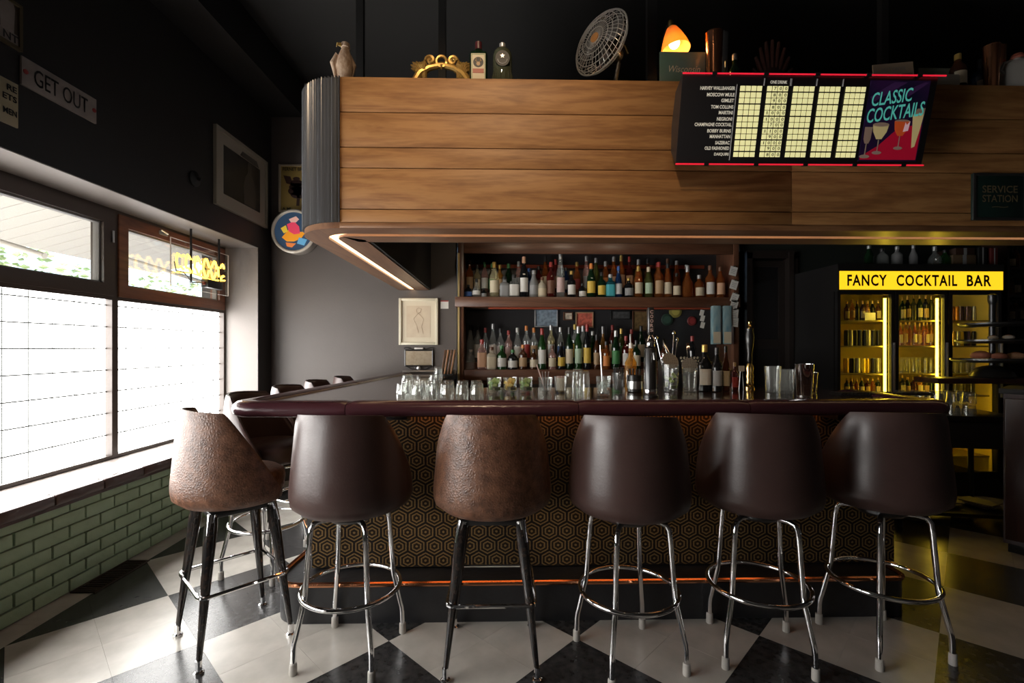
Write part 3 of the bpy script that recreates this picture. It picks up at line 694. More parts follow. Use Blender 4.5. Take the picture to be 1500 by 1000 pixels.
def bottle(pos, h, r, typ, col, lab, cap, label, group, rz=0., cat='bottle'):
    pr, (l0, l1), c0, sq = BT[typ]
    kb, kl, kc = (typ, col), (typ, 'L', lab), (typ, 'C', cap)
    if kb not in BM: BM[kb] = MB().lathe(pr, 16, sq=sq).mesh('bottle', bmat(col), 40)
    b = obj('bottle', BM[kb], None, None, label, cat, group); b.location = Vector(pos) + Vector((0, 0, .0008)); b.scale = (r, r, h); b.rotation_euler = (0, 0, rz)
    if lab:
        if kl not in BM:
            mb = MB(); n = 10; ra = .985 if sq else 1.012; vs = []
            for k in range(n+1):
                a = -PI/2 - 1.15 + 2.3*k/n; q = 1/(abs(math.cos(a))**sq + abs(math.sin(a))**sq)**(1/sq) if sq else 1.
                for zz in (l0, l1): vs.append((ra*q*math.cos(a), ra*q*math.sin(a), zz))
            mb.add(vs, [(2*k, 2*k+2, 2*k+3, 2*k+1) for k in range(n)])
            # a darker printed band of unreadable small print
            BM[kl] = mb.mesh('paper_label', lmat(lab), 60)
        obj('paper_label', BM[kl], None, b)
    if cap:
        if kc not in BM:
            rc = pr[-1][0]*1.12; BM[kc] = MB().lathe([(rc*.98, c0), (rc, c0+.01), (rc, .985), (rc*.9, 1.), (.01, 1.)], 12).mesh('cap', lmat(cap, 'cap'), 40)
        obj('cap', BM[kc], None, b)
    return b
ORD = 'first second third fourth fifth sixth seventh eighth ninth tenth eleventh twelfth thirteenth fourteenth fifteenth sixteenth seventeenth eighteenth nineteenth twentieth twenty-first twenty-second twenty-third twenty-fourth twenty-fifth twenty-sixth twenty-seventh twenty-eighth twenty-ninth thirtieth thirty-first thirty-second thirty-third'.split()
def row(items, Y, z, where, grp):
    for i, (px, top, wpx, typ, col, lab, cap) in enumerate(items):
        wpx = min(wpx, 11.6) if Y > 5 else wpx; p = onY(px, top, Y); d = sT*p.x + cT*Y; r = wpx*d/F/2*.97
        words_ = f"{col} {typ} bottle, " + (f"{lab} label" if lab else f"{cap} cap") + f", {ORD[i]} from window, {where}"
        bottle((p.x, Y, z), p.z - z, r, typ, col, lab, cap, words_, grp, random.uniform(-.12, .12))
UF = [(686, 417, 12, 'squat', 'black', 'blue', 'black'), (698, 408, 13, 'decanter', 'clear', 'white', 'black'), (709, 422, 9, 'squat', 'black', 'grey', 'black'), (724, 384, 14, 'wine', 'pale', 'cream', 'gold'),
 (739, 405, 15, 'square', 'silver', 'grey', 'black'), (753, 402, 15, 'square', 'clear', 'white', 'black'), (767.5, 376, 13, 'wine', 'black', 'white', 'peach'), (782, 396, 14, 'tall', 'silver', 'grey', 'silver'),
 (794, 406, 14, 'squat', 'cream', 'cream', 'brown'), (807, 384, 13, 'round', 'red', 'brown', 'red'), (821, 371, 13, 'tall', 'clear', 'pink', 'silver'), (837, 397, 13, 'round', 'black', 'white', 'gold'),
 (853, 415, 12, 'squat', 'black', 'white', 'black'), (866, 386, 13, 'wine', 'dark green', 'yellow', 'orange'), (881, 399, 13, 'round', 'dark green', 'yellow', 'black'), (894, 402, 14, 'square', 'teal', 'teal', 'silver'),
 (906, 390, 11, 'tall', 'blue', 'silver', 'blue'), (921, 407, 14, 'round', 'black', 'grey', 'gold'), (935, 390, 13, 'wine', 'amber', 'cream', 'gold'), (950, 391, 13, 'wine', 'olive', 'pale green', 'cream' if 'cream' in LC else 'white'),
 (965, 384, 14, 'round', 'amber', 'tan', 'red'), (978, 386, 12, 'tall', 'amber', 'cream', 'black'), (991, 400, 13, 'round', 'brown', 'cream', 'black'), (1007, 389, 17, 'decanter', 'amber', None, 'silver'),
 (1024, 403, 15, 'squat', 'amber', 'cream', 'silver'), (1040, 389, 14, 'round', 'amber', 'white', 'brown'), (1055, 391, 14, 'round', 'amber', 'peach', 'brown')]
UBK = [(688, 381, 11, 'round', 'amber', 'tan', 'brown'), (699, 388, 10.5, 'round', 'pale', 'cream', 'black'), (710, 384, 10.5, 'wine', 'pink', 'white', 'green'), (720.5, 386, 10, 'round', 'olive', 'green', 'green'),
 (732, 388, 11.5, 'round', 'gold', 'tan', 'gold'), (745, 386, 12, 'wine', 'dark green', None, 'green'), (760, 383, 12, 'wine', 'pink', 'grey', 'silver'), (775, 393, 12, 'round', 'blue', 'blue', 'blue'),
 (789, 390, 12, 'round', 'red', 'brown', 'black'), (799, 376, 12, 'tall', 'amber', 'cream', 'black'), (814, 380, 12, 'wine', 'red', 'peach', 'red'), (829, 392, 12, 'round', 'blue', 'grey', 'black'),
 (845, 384, 12, 'tall', 'amber', 'red', 'gold'), (859, 375, 12, 'tall', 'pink', 'grey', 'silver'), (873, 378, 12, 'tall', 'olive', None, 'silver'), (887, 383, 12, 'wine', 'amber', 'orange', 'silver'),
 (899, 376, 11, 'tall', 'amber', 'peach', 'silver'), (910, 374, 12, 'wine', 'amber', 'peach', 'gold'), (922, 376, 12, 'round', 'red', 'peach', 'red'), (935, 380, 12, 'wine', 'gold', 'tan', 'silver'),
 (949, 379, 12, 'tall', 'brown', None, 'black'), (963, 385, 12, 'round', 'amber', None, 'red'), (978, 379, 12, 'wine', 'brown', None, 'brown'), (991, 382, 12, 'tall', 'amber', None, 'silver'), (1005, 388, 12, 'round', 'brown', None, 'silver')]
LF = [(689, 512, 14, 'round', 'clear', None, 'silver'), (706, 497, 14, 'square', 'pink', 'peach', 'red'), (720, 508, 15, 'square', 'cream', 'cream', 'brown'), (735, 506, 15, 'round', 'green', 'white', 'green'),
 (751, 512, 15, 'squat', 'black', 'white', 'green'), (766, 505, 13, 'round', 'brown', 'tan', 'orange'), (782, 511, 13, 'round', 'brown', 'cream', 'black'), (794, 481, 13, 'wine', 'green', 'white', 'red'),
 (809, 506, 12, 'round', 'pink', 'cream', 'brown'), (822, 501, 12, 'tall', 'black', 'yellow', 'black'), (834, 479, 12, 'wine', 'dark green', 'cream', 'black'), (847, 478, 12, 'wine', 'green', 'pale green', 'silver'),
 (860, 475, 12, 'wine', 'black', 'yellow', 'red'), (874, 490, 10, 'wine', 'brown', 'tan', 'black'), (888, 500, 12, 'round', 'amber', 'orange', 'black'), (902, 484, 13, 'wine', 'dark green', 'green', 'silver'),
 (917, 492, 13, 'round', 'red', 'white', 'red'), (932, 498, 13, 'round', 'dark green', 'cream', 'black'), (973, 500, 13, 'round', 'brown', 'red', 'black'), (1014, 492, 13, 'wine', 'black', None, 'red')]
LBK = [(689, 476, 14, 'tall', 'clear', None, 'black'), (700, 476, 14, 'round', 'clear', 'white', 'black'), (711, 480, 13, 'round', 'clear', None, 'red'), (722, 474, 15, 'tall', 'clear', 'white', 'silver'),
 (733, 481, 13, 'round', 'clear', 'silver', 'black'), (745, 484, 14, 'round', 'pink', 'pink', 'red'), (758, 480, 14, 'tall', 'clear', 'white', 'white'), (771, 477, 13, 'round', 'clear', 'red', 'orange'),
 (782, 480, 12, 'round', 'clear', 'tan', 'orange'), (795, 488, 12, 'round', 'gold', 'red', 'red'), (807, 476, 13, 'round', 'pale', 'silver', 'silver'), (821, 479, 13, 'tall', 'clear', 'blue', 'silver'),
 (842, 475, 12, 'round', 'clear', 'yellow', 'yellow'), (854, 477, 12, 'wine', 'clear', 'silver', 'silver'), (868, 485, 12, 'round', 'dark green', None, 'silver'), (883, 478, 14, 'decanter', 'gold', 'orange', 'silver'),
 (897, 476, 12, 'round', 'red', 'cream', 'red'), (910, 481, 13, 'wine', 'olive', 'green', 'gold'), (925, 482, 12, 'round', 'red', 'pink', 'red'), (939, 477, 12, 'wine', 'dark green', 'cream', 'black')]
row(UF, 4.90, zU1, 'upper shelf front row', 'bottles on the upper shelf'); row(UBK, 5.08, zU1+.07, 'upper shelf back row', 'bottles behind on the upper shelf')
row(LF, 4.90, zL1, 'lower shelf front row', 'bottles on the lower shelf'); row(LBK, 5.08, zL1+.07, 'lower shelf back row', 'bottles behind on the lower shelf')
# ------------------------------------------------------------------ flat pictures and signs
def picture(name, label, cat, x0, x1, z0, z1, Y, frame_m, border, depth, art_m, mat_m=None, matw=.0, group=None, rot=None):
    """framed picture on a wall facing -Y"""
    c = ((x0+x1)/2, Y, z0); t = empty(name, c, 0, label, cat, group); w, h = (x1-x0), (z1-z0); b = border
    fm = MB().bb((-w/2, -depth, 0), (-w/2+b, 0, h), .002).bb((w/2-b, -depth, 0), (w/2, 0, h), .002).bb((-w/2+b, -depth, 0), (w/2-b, 0, b), .002).bb((-w/2+b, -depth, h-b), (w/2-b, 0, h), .002)
    obj('frame', fm, frame_m, t)
    if mat_m:
        obj('mount', MB().bb((-w/2+b, -depth*.5, b), (w/2-b, -.001, h-b)), mat_m, t)
        obj('print', MB().bb((-w/2+b+matw, -depth*.5-.002, b+matw), (w/2-b-matw, -depth*.5, h-b-matw)), art_m, t)
    else: obj('print', MB().bb((-w/2+b, -depth*.4, b), (w/2-b, -.001, h-b)), art_m, t)
    return t
M_cream = pm('cream_painted_frame', (.62, .57, .44), .45); M_paper = pm('aged_cream_paper', (.56, .47, .34), .6, noise=(14, (.50, .40, .29), .2))
p0, p1 = onY(585, 437, YB), onY(642, 505, YB)
t = picture('framed_drawing', 'cream framed pale figure drawing on the grey wall above the bar end', 'picture', p0.x, p1.x, p1.z, p0.z, YB, M_cream, .026, .035, M_paper, pm('cream_mount', (.60, .53, .40), .6), .05)
w, h = p1.x-p0.x, p0.z-p1.z
m = MB().tube([(-.02, -.022, h*.76), (.0, -.022, h*.80), (.03, -.022, h*.77), (.02, -.022, h*.70), (-.015, -.022, h*.68), (-.02, -.022, h*.76)], .0015, 4).tube([(.0, -.022, h*.68), (-.05, -.022, h*.56), (-.02, -.022, h*.42), (.0, -.022, h*.26)], .0015, 4).tube([(.0, -.022, h*.68), (.055, -.022, h*.55), (.03, -.022, h*.4), (.05, -.022, h*.24)], .0015, 4)
obj('sketch', m, pm('sepia_line', (.36, .26, .17), .7), t)
p0, p1 = onY(645.5, 440, YB), onY(657, 452, YB)
t = empty('paper_note', (p0.x, YB, p1.z), 0, 'small white card with red top edge on the wall beside the cream frame', 'note')
obj('card', MB().bb((0, -.006, 0), (p1.x-p0.x, 0, p0.z-p1.z)), lmat('white'), t); obj('red_edge', MB().bb((0, -.008, p0.z-p1.z-.012), (p1.x-p0.x, -.006, p0.z-p1.z)), lmat('red'), t)
p0, p1 = onY(594, 513, YB), onY(634, 535.5, YB); w, h = p1.x-p0.x, p0.z-p1.z
t = empty('wall_plaque', ((p0.x+p1.x)/2, YB, p1.z), 0, 'small tarnished brass plaque in a black scrolled iron holder on the wall', 'plaque')
m = MB()
for a, b in (((-w/2, 0), (w/2, 0)), ((-w/2, h), (w/2, h)), ((-w/2, 0), (-w/2, h)), ((w/2, 0), (w/2, h))): m.tube([(a[0], -.02, a[1]), (b[0], -.02, b[1])], .008, 6)
for s in (-1, 1):
    m.tube([(s*w/2, -.02, 0), (s*w*.2, -.02, -.042), (s*w*.12, -.02, -.03), (s*w*.14, -.02, -.012), (s*w*.08, -.02, -.008)], .0045, 6)
    m.tube([(s*w/2, -.02, h), (s*(w/2+.012), -.02, h+.025), (s*w*.42, -.02, h+.03), (s*w*.25, -.02, h+.012), (0, -.02, h+.008)], .0045, 6)
    m.cyl((s*w/2, -.02, h*.5), (s*w/2, .0, h*.5), .004)
obj('iron_holder', m, M_black, t); obj('brass_plate', MB().bb((-w/2+.006, -.022, .006), (w/2-.006, -.012, h-.006)), pm('tarnished_plate', (.34, .28, .20), .45, .5, noise=(30, (.26, .20, .13), .2)), t)
obj('picture_light', MB().bb((-.045, -.03, h+.012), (.045, -.005, h+.03), .004), lmat('white', 'cap'), t)
obj('boss', MB().lathe([(.02, 0), (.02, .008), (.005, .012)], 14, (0, -.02, -.024), M=Matrix.Rotation(PI/2, 3, 'X')), M_alu, t)
# mirror reflections of the room, built as pictures and discs on the panel
YK = 5.198
for i, (x0, y0, x1, y1, fm, am, lab) in enumerate(((783, 452, 817, 479, 'silver', (.16, .20, .24), 'blue grey print in a silver frame high behind the lower bottles'), (825, 457, 839, 469, 'brown', (.42, .36, .28), 'tiny pale card behind the yellow capped bottle'),
        (843, 457, 869, 480, 'tan', (.40, .09, .06), 'red and white print in a tan frame behind the red capped bottle'), (894, 455, 923, 468, 'black', (.05, .05, .05), 'dim black framed print below the upper shelf'), (926, 455, 949, 485, 'brown', (.12, .075, .03), 'dim brown print next to the draught tower'))):
    a, b = onY(x0, y0, YK), onY(x1, y1, YK)
    picture('small_picture', lab, 'picture', a.x, b.x, b.z, a.z, YK, lmat(fm, 'cap'), .012, .02, pm('print_%s' % 'abcde'[i], am, .5, noise=(30, tuple(min(1, c*1.8) for c in am), .1)), group='pictures behind the lower bottles')
for px, py, r, c, lab in ((977, 468, .065, (.03, .06, .045), 'round dark green sign behind the strainers'), (989, 456, .07, (.28, .24, .06), 'round olive yellow sign under the upper shelf'), (1013, 470, .05, (.20, .03, .03), 'round red sign near the tall twin boxes')):
    p = onY(px, py, YK); t = empty('round_sign', p, 0, lab, 'sign', 'round signs behind the bottles')
    obj('disc', MB().lathe([(r, 0), (r, .012), (r*.9, .016), (.004, .016)], 28, M=Matrix.Rotation(PI/2, 3, 'X')), pm('disc_%d' % px, c, .4), t)  # signs reflected in the mirror, built as solid discs
    obj('centre', MB().lathe([(r*.62, .016), (r*.62, .019), (.004, .019)], 24, M=Matrix.Rotation(PI/2, 3, 'X')), pm('disc_c_%d' % px, tuple(q*1.7 for q in c), .4), t)
# twin tall spirit boxes hung beside the shelf end
for i, px in enumerate((1047.5, 1063)):
    a, b = onY(px-5.8, 448, 4.78), onY(px+5.8, 504, 4.78); t = empty('tall_gift_box', ((a.x+b.x)/2, 4.768, b.z), 0, ('pale blue tall bottle box with cream label, nearer the bitters', 'pale blue tall bottle box with cream label, beside the hanging cards')[i], 'box', 'twin tall boxes')
    w, h = b.x-a.x, a.z-b.z
    obj('box', MB().bb((-w/2, -.03, 0), (w/2, .03, h), .004), pm('ice_blue_card', (.13, .26, .32), .35, noise=(9, (.30, .40, .40), .2), stretch=(3, 1, 1)), t)
    obj('label', MB().bb((-w/2+.004, -.034, .01), (w/2-.004, -.03, h*.32)), lmat('cream'), t)
    obj('hook', MB().tube([(0, .0, h), (0, 0, h+.02), (0, .03, h+.025)], .003, 6), M_brass, t)
for i, (px, py, r) in enumerate(((1074, 397, -.25), (1075, 417, -.3), (1076, 436, -.35), (1075, 447, -.3), (1076, 459, -.15), (1076, 472, -.1))):
    p = onY(px, py, 4.765); t = empty('hanging_card', p, 0, f'white handwritten card clipped to the shelf post, {ORD[i]} from the top', 'card', 'white cards on the shelf post', rot=(0, -r, 0))
    obj('card', MB().bb((-.036, -.004, -.045), (.036, .0, .045)), lmat('white'), t); obj('clip', MB().bb((-.012, -.010, .04), (.012, .004, .052)), M_alu, t)
    obj('scribble', MB().bb((-.024, -.005, .012), (.022, -.004, .016)).bb((-.024, -.005, -.004), (.016, -.004, 0.)).bb((-.024, -.005, -.022), (.02, -.004, -.018)), lmat('grey'), t)
for i, (px, py) in enumerate(((1028, 458), (1029, 466), (1029, 476))):
    p = onY(px, py, 4.785); t = empty('hanging_card', p, 0, f'white card hung below the upper shelf near its end, {ORD[i]} from the top', 'card', 'white cards under the shelf', rot=(0, .25, 0))
    obj('card', MB().bb((-.02, -.004, -.03), (.02, 0, .03)), lmat('white'), t)
# menus leaning in a holder
p = onY(663, 557, 4.6); p = Vector((-.515, 4.55, ZT+.0008)); t = empty('menu_holder', p, 0, 'dark tray of leaning wooden menus at the inner bar end', 'menu holder')
obj('tray', MB().bb((-.075, -.06, 0), (.075, .06, .012)).bb((-.075, -.06, 0), (-.068, .06, .05)).bb((.068, -.06, 0), (.075, .06, .05)).bb((-.075, .053, 0), (.075, .06, .05)), M_black, t)
for k in range(4):
    tt = empty('menu', p + Vector((-.045+k*.03, 0, .013)), 0, f'wood covered drinks menu leaning in the dark tray, {ORD[k]} of four', 'menu', 'menus in the tray', rot=(0, .16, 0))
    obj('cover', MB().bb((-.006, -.05, 0), (.006, .05, .23), .002), (M_shelfv, wood('honey_menu_board', (.25, .10, .04), (.36, .16, .07), (.42, .2, .09), 2), )[k % 2], tt); obj('pages', MB().bb((.006, -.046, .004), (.009, .046, .225)), lmat('cream'), tt)
# ------------------------------------------------------------------ things on the bar
G_tum = glass('tumbler_glass', (.97, .98, .97), 1.3, .05); G_thin = glass('clear_glass', (.96, .97, .96), 1.2, .03)
def barpos(px, py): return onZ(px, py, ZT) + Vector((0, 0, .0008))
def tumbler(pos, r, h, label, group, mat=None, flip=True, n=18, name='tumbler', fl=.05):
    t = obj(name, None or tum_mesh(r, h, flip, mat or G_tum, fl), None, None, label, 'glass', group); t.location = pos; t.rotation_euler = (0, 0, random.uniform(0, 1)); return t
TM = {}
def tum_mesh(r, h, flip, mat, fl=.05):
    k = (r, h, flip, mat.name)
    if k in TM: return TM[k]
    pr = [(r*.80, 0), (r*.84, .003), (r, h), (r*.93, h), (r*.76, h*.14), (.003, h*.13)]
    if flip: pr = [(q, h-z) for q, z in pr]
    TM[k] = MB().lathe(pr, 30, flute=fl, nf=10).mesh('tumbler', mat, 25); return TM[k]
gl = []
for i, px in enumerate((591, 612, 633, 655, 677, 699)): gl.append((px, 577, 'front row'))
for i, px in enumerate((597, 617, 637, 657, 678, 698)): gl.append((px, 572.5, 'second row'))
for i, px in enumerate((602, 621, 640)): gl.append((px, 569, 'back row'))
cnt = {}
for px, py, rw in gl:
    k = cnt.get(rw, 0); cnt[rw] = k+1; p = barpos(px, py); d = sT*p.x + cT*p.y
    tumbler(p, .038, .064 if rw != 'front row' else .060, f'fluted clear rocks glass upside down on the bar, {rw}, {ORD[k]} from the window side', 'rocks glasses on the bar')
for k, (px, py, z) in enumerate(((597, 572.5, .0645), (637, 572.5, .0645), (642, 552, 0))):
    p = barpos(px, py)
    if z: tumbler(p+Vector((0, 0, z)), .036, .035, f'low glass ashtray stacked on the rocks glasses, {ORD[k]} from the window', 'stacked ashtrays', name='glass_ashtray')
    else: tumbler(p, .04, .09, 'lone clear glass standing behind the rocks glasses near the menus', 'rocks glasses on the bar')
M_lime = pm('lime_skin', (.14, .30, .04), .4, noise=(20, (.32, .45, .10), .2)); M_lemon = pm('lemon_skin', (.75, .50, .06), .4); M_limeflesh = pm('lime_flesh', (.45, .55, .22), .4); M_lemflesh = pm('lemon_flesh', (.80, .66, .25), .4)
def wedge(r): return MB().lathe([(r*math.cos(a)*1., r*1.25*math.sin(a)) for a in [(-PI/2+.12)+(PI-.24)*k/8 for k in range(9)]], 12)
def garnish(px, skin, flesh, nm, lab, cont):
    p = barpos(px, 576); tumbler(p, .042, .092, lab, 'garnish glasses', G_thin, flip=False, name='garnish_glass', fl=0)
    for k in range(7):
        a = k*2.4; q = p + Vector((.019*math.cos(a), .019*math.sin(a), .026+.0085*k))
        f = empty(nm+'_wedge', q, a, f'{nm} wedge in the {cont} garnish glass', nm, f'{nm} wedges in the {cont} glass', rot=(a, a*.7, a*2))
        h = MB(); R = .017; n = 8
        pts = [(R*math.cos(PI*k2/n), R*math.sin(PI*k2/n)) for k2 in range(n+1)]
        h.prism(pts, -.009, .009); obj('peel', h, skin, f); obj('flesh', MB().prism([(x*.86, y*.86) for x, y in pts], -.0098, .0098), flesh, f)
garnish(724, M_lime, M_limeflesh, 'lime', 'clear glass of cut limes beside the rocks glasses', 'first'); garnish(747, M_lemon, M_lemflesh, 'lemon', 'clear glass of yellow lemon wedges', 'lemon'); garnish(770, M_lime, M_limeflesh, 'lime', 'clear glass of limes after the lemon glass', 'second')
def sticks(p, n, L, r, m, nm, lab, grp, spread=.02, lean=.25, z0=.012):
    for k in range(n):
        a = 2*PI*k/n + .4; q = p + Vector((spread*.4*math.cos(a), spread*.4*math.sin(a), z0))
        t = empty(nm, q, 0, lab, nm.replace('_', ' '), grp); tip = Vector((math.cos(a)*lean*L*.5, math.sin(a)*lean*L*.5, L))
        obj('shaft', MB().cyl((0, 0, 0), tip, r, n=6), m, t); obj('end', MB().ball(tip, r*1.6, 6), m, t)
p = barpos(799, 576); tumbler(p, .042, .092, 'clear glass holding bar picks and a spoon', 'garnish glasses', G_thin, flip=False, name='pick_glass', fl=0)
sticks(p, 6, .11, .0018, M_alu, 'cocktail_pick', 'metal cocktail pick in the clear pick glass', 'cocktail picks')
t = empty('bar_spoon', p+Vector((0, 0, .014)), 0, 'long bar spoon with pale twisted handle leaning out of the pick glass', 'spoon'); obj('handle', MB().cyl((0, 0, 0), (-.05, .0, .15), .0035), lmat('pink', 'cap'), t); obj('bowl', MB().ball((0, 0, .006), .009, 8, (1, .5, 1)), M_alu, t)
p = barpos(821, 575); tumbler(p, .040, .095, 'clear glass of white sugar packets with pink tops', 'garnish glasses', G_thin, flip=False, name='sugar_glass', fl=0)
for k in range(8):
    a = k*PI/4; t = empty('sugar_packet', p+Vector((.018*math.cos(a), .018*math.sin(a), .014)), a, 'white sugar packet with pink top in the glass', 'sugar packet', 'sugar packets')
    obj('sachet', MB().box((0, 0, .036), (.004, .026, .072)), lmat('white'), t); obj('top_edge', MB().box((0, 0, .077), (.004, .026, .01)), lmat('pink', 'cap'), t)
for i, (px, py) in enumerate(((835.5, 574), (855.5, 574), (846, 569))):
    tumbler(barpos(px, py), .035, .125, f'tall fluted highball glass upside down, {ORD[i]} of three beside the sugar glass', 'highball glasses', G_tum, name='highball_glass', fl=.06)
p = barpos(884, 581); tumbler(p, .040, .11, 'mixing glass of ice with a bar spoon standing in it', 'mixing glasses', G_thin, flip=False, name='ice_glass', fl=.04)
for k in range(9):
    a = k*2.4; t = empty('ice_cube', p+Vector((.017*math.cos(a), .017*math.sin(a), .026+.007*k)), a, 'clear ice cube in the mixing glass', 'ice cube', 'ice cubes', rot=(a, a, 0)); obj('cube_body', MB().box((0, 0, 0), (.02, .02, .02), bev=.003), glass('ice', (.9, .95, .95), 1.2, .25), t)
t = empty('bar_spoon', p+Vector((-.005, 0, .016)), 0, 'straight bar spoon standing in the ice glass', 'spoon'); obj('handle', MB().cyl((0, 0, 0), (-.012, 0, .26), .0032), M_chrome, t); obj('bowl', MB().ball((0, 0, .006), .009, 8, (1, .5, 1)), M_chrome, t)
p = barpos(906, 574); t = empty('straw_cup', p, 0, 'tall glass of short black straws next to the ice glass', 'glass'); obj('cup', tum_mesh(.038, .115, False, G_thin), None, t)
sticks(p, 14, .13, .003, M_black, 'black_straw', 'thin black straw standing in the tall glass', 'black straws', .05, .12)
p = barpos(930, 574); t = empty('napkin_caddy', p, 0, 'round black caddy holding black straws before the draught tower', 'caddy')
obj('tub', MB().lathe([(.04, 0), (.044, .004), (.046, .10), (.040, .10), (.038, .012), (.003, .012)], 24), M_black, t); obj('band', MB().lathe([(.0462, .02), (.0466, .03), (.0466, .06), (.046, .065)], 24, caps=False), M_alu, t)
sticks(p, 10, .12, .003, M_black, 'black_straw', 'thick black straw standing in the round black caddy', 'black straws in the caddy', .06, .15, .014)
t = empty('bottle_pourer', p + Vector((.0, .09, 0)), 0, 'tall clear bottle with a white speed pourer behind the black caddy', 'bottle')
obj('body', MB().lathe([(.034, 0), (.036, .005), (.036, .17), (.015, .21), (.013, .26)], 18), bmat('gold'), t); obj('spout', MB().cyl((0, 0, .26), (0, 0, .29), .012).cyl((0, 0, .29), (-.006, -.01, .345), .005).box((0, 0, .277), (.05, .01, .008)), lmat('white', 'cap'), t)
# draught tower with its upright lettered handle
p = barpos(953, 582); t = empty('draught_tower', p, 0, 'black and chrome beer tower with a tall black lettered tap handle', 'beer tap')
d = sT*p.x+cT*p.y; k_ = d/F
obj('column', MB().lathe([(.040, 0), (.040, .012), (.031, .016), (.031, .255), (.028, .262), (.003, .262)], 24), M_black, t); obj('chrome_band', MB().lathe([(.0325, .018), (.0335, .022), (.0335, .04), (.0325, .044)], 24).bb((-.033, -.010, .045), (-.028, .01, .25)), M_chrome, t)
obj('collar', MB().lathe([(.014, .262), (.024, .268), (.020, .285), (.026, .30), (.022, .315), (.012, .33)], 20), M_chrome, t); obj('spout', MB().tube([(0, -.03, .235), (0, -.06, .235), (0, -.07, .2)], .008), M_chrome, t)
hd = obj('handle', MB().lathe([(.012, .33), (.017, .345), (.018, .46), (.015, .475), (.004, .478)], 14, sq=4), M_black, t)
for i, ch in enumerate('COORS'): letter('lettering', ch, hd, face_at(0, -.0185, .452-.024*i), .018, lmat('pink', 'cap'), bold=.03, width=.018)
# mixing jar, pint glass, strainers, spoons
p = barpos(982, 574); tumbler(p, .050, .165, 'tall yarai jar of lime pieces with a strainer across its mouth', 'mixing glasses', G_thin, flip=False, name='mixing_jar', fl=.02)
for k in range(6):
    a = k*2.4; t = empty('lime_wedge', p+Vector((.022*math.cos(a), .022*math.sin(a), .03+.014*k)), a, 'lime piece lying in the tall yarai jar', 'lime', 'lime pieces in the jar', rot=(a, a*.6, a))
    pts = [(.016*math.cos(PI*q/8), .016*math.sin(PI*q/8)) for q in range(9)]; obj('peel', MB().prism(pts, -.007, .007), M_lime, t); obj('flesh', MB().prism([(x*.85, y*.85) for x, y in pts], -.0078, .0078), M_limeflesh, t)
def strainer(pos, r, rot, lab):
    t = empty('cocktail_strainer', pos, 0, lab, 'strainer', 'strainers', rot=rot)
    pl = obj('plate', MB().lathe([(r, 0), (r, .002), (.003, .002)], 28), pm('perforated_steel', (.22, .22, .22), .35, .9), t)
    obj('spring', MB().tube([((r+.002*math.cos(9*a))*math.cos(a), (r+.002*math.cos(9*a))*math.sin(a), .003*math.sin(40*a)-.004) for a in [2*PI*k/120 for k in range(120)]], .0016, 4, closed=True), M_chrome, t)
    h = MB()
    for rr in (.3, .55, .8):
        for k in range(int(16*rr)+2):
            a = 2*PI*k/(int(16*rr)+2); h.cyl((rr*r*math.cos(a), rr*r*math.sin(a), .0015), (rr*r*math.cos(a), rr*r*math.sin(a), .0026), .0024, n=6)
    obj('holes', h, M_black, t, kind='stuff'); obj('handle', MB().box((0, r+.05, 0), (.018, .10, .003), bev=.001), M_chrome, t)
strainer(p+Vector((0, .0, .185)), .052, (math.radians(62), 0, .25), 'round hawthorne strainer resting over the lime jar'); 
for i, (dx, dz, tp) in enumerate(((-.02, .30, -.06), (.012, .33, .03), (.022, .29, .045))):
    t = empty('bar_spoon', p+Vector((dx*.5, .02, .015)), 0, ('twisted bar spoon leaning to the tower from the lime jar', 'tallest bar spoon standing in the lime jar', 'third bar spoon in the lime jar')[i], 'spoon'); obj('handle', MB().cyl((0, 0, 0), (tp, .02, dz), .0032), M_chrome, t); obj('tip', MB().ball((tp, .02, dz+.006), .009, 8, (1, .5, 1.6)), M_chrome, t)
p = barpos(1010, 574); tumbler(p, .044, .145, 'ribbed pint mixing glass with a strainer resting in it', 'mixing glasses', G_tum, flip=False, name='pint_glass', fl=.04)
strainer(p+Vector((0, 0, .16)), .044, (math.radians(66), 0, -.2), 'second hawthorne strainer resting in the ribbed pint glass')
# bitters and mixers
def bot2(px, py, top, w, typ, col, lab, cap, label):
    p = barpos(px, py); d = sT*p.x+cT*p.y; bottle(p, (py-top)*d/F, w*d/F/2, typ, col, lab, cap, label, 'bitters on the bar')
bot2(1032, 573, 505, 19, 'wine', 'black', 'white', 'gold', 'black bottle with tall white label and gold cap on the bar'); bot2(1050, 574, 509, 15, 'wine', 'black', 'grey', 'black', 'slim black bottle with grey label beside the gold capped one'); bot2(1063, 573, 507, 11, 'tall', 'brown', 'cream', 'black', 'slender brown bottle with round cream label on the bar')
bot2(1076, 572, 531, 10, 'round', 'red', 'red', 'tan', 'small red labelled bitters bottle with tan cap')
p = barpos(1086, 571); t = empty('card_stand', p, 0, 'small white card on a two legged wire stand', 'card'); obj('card', MB().bb((-.018, -.003, .115), (.018, 0, .15)), lmat('white'), t)
for s in (-1, 1): obj('leg', MB().cyl((s*.014, 0, 0), (s*.006, 0, .118), .0025), M_alu, t)
p = barpos(1098, 569); t = empty('hand_pump', p, 0, 'turned black and brass beer pump handle on the bar', 'beer tap')
obj('brass_base', MB().lathe([(.028, 0), (.028, .01), (.018, .02), (.024, .04), (.019, .055), (.024, .08), (.019, .10), (.024, .13), (.016, .16), (.004, .165)], 20), M_brass, t); obj('handle', MB().lathe([(.013, .165), (.017, .19), (.014, .22), (.024, .29), (.027, .34), (.020, .37), (.022, .385), (.004, .39)], 20), M_black, t); obj('finial', MB().lathe([(.010, .388), (.014, .40), (.008, .415), (.011, .43), (.003, .438)], 14), M_brass, t)
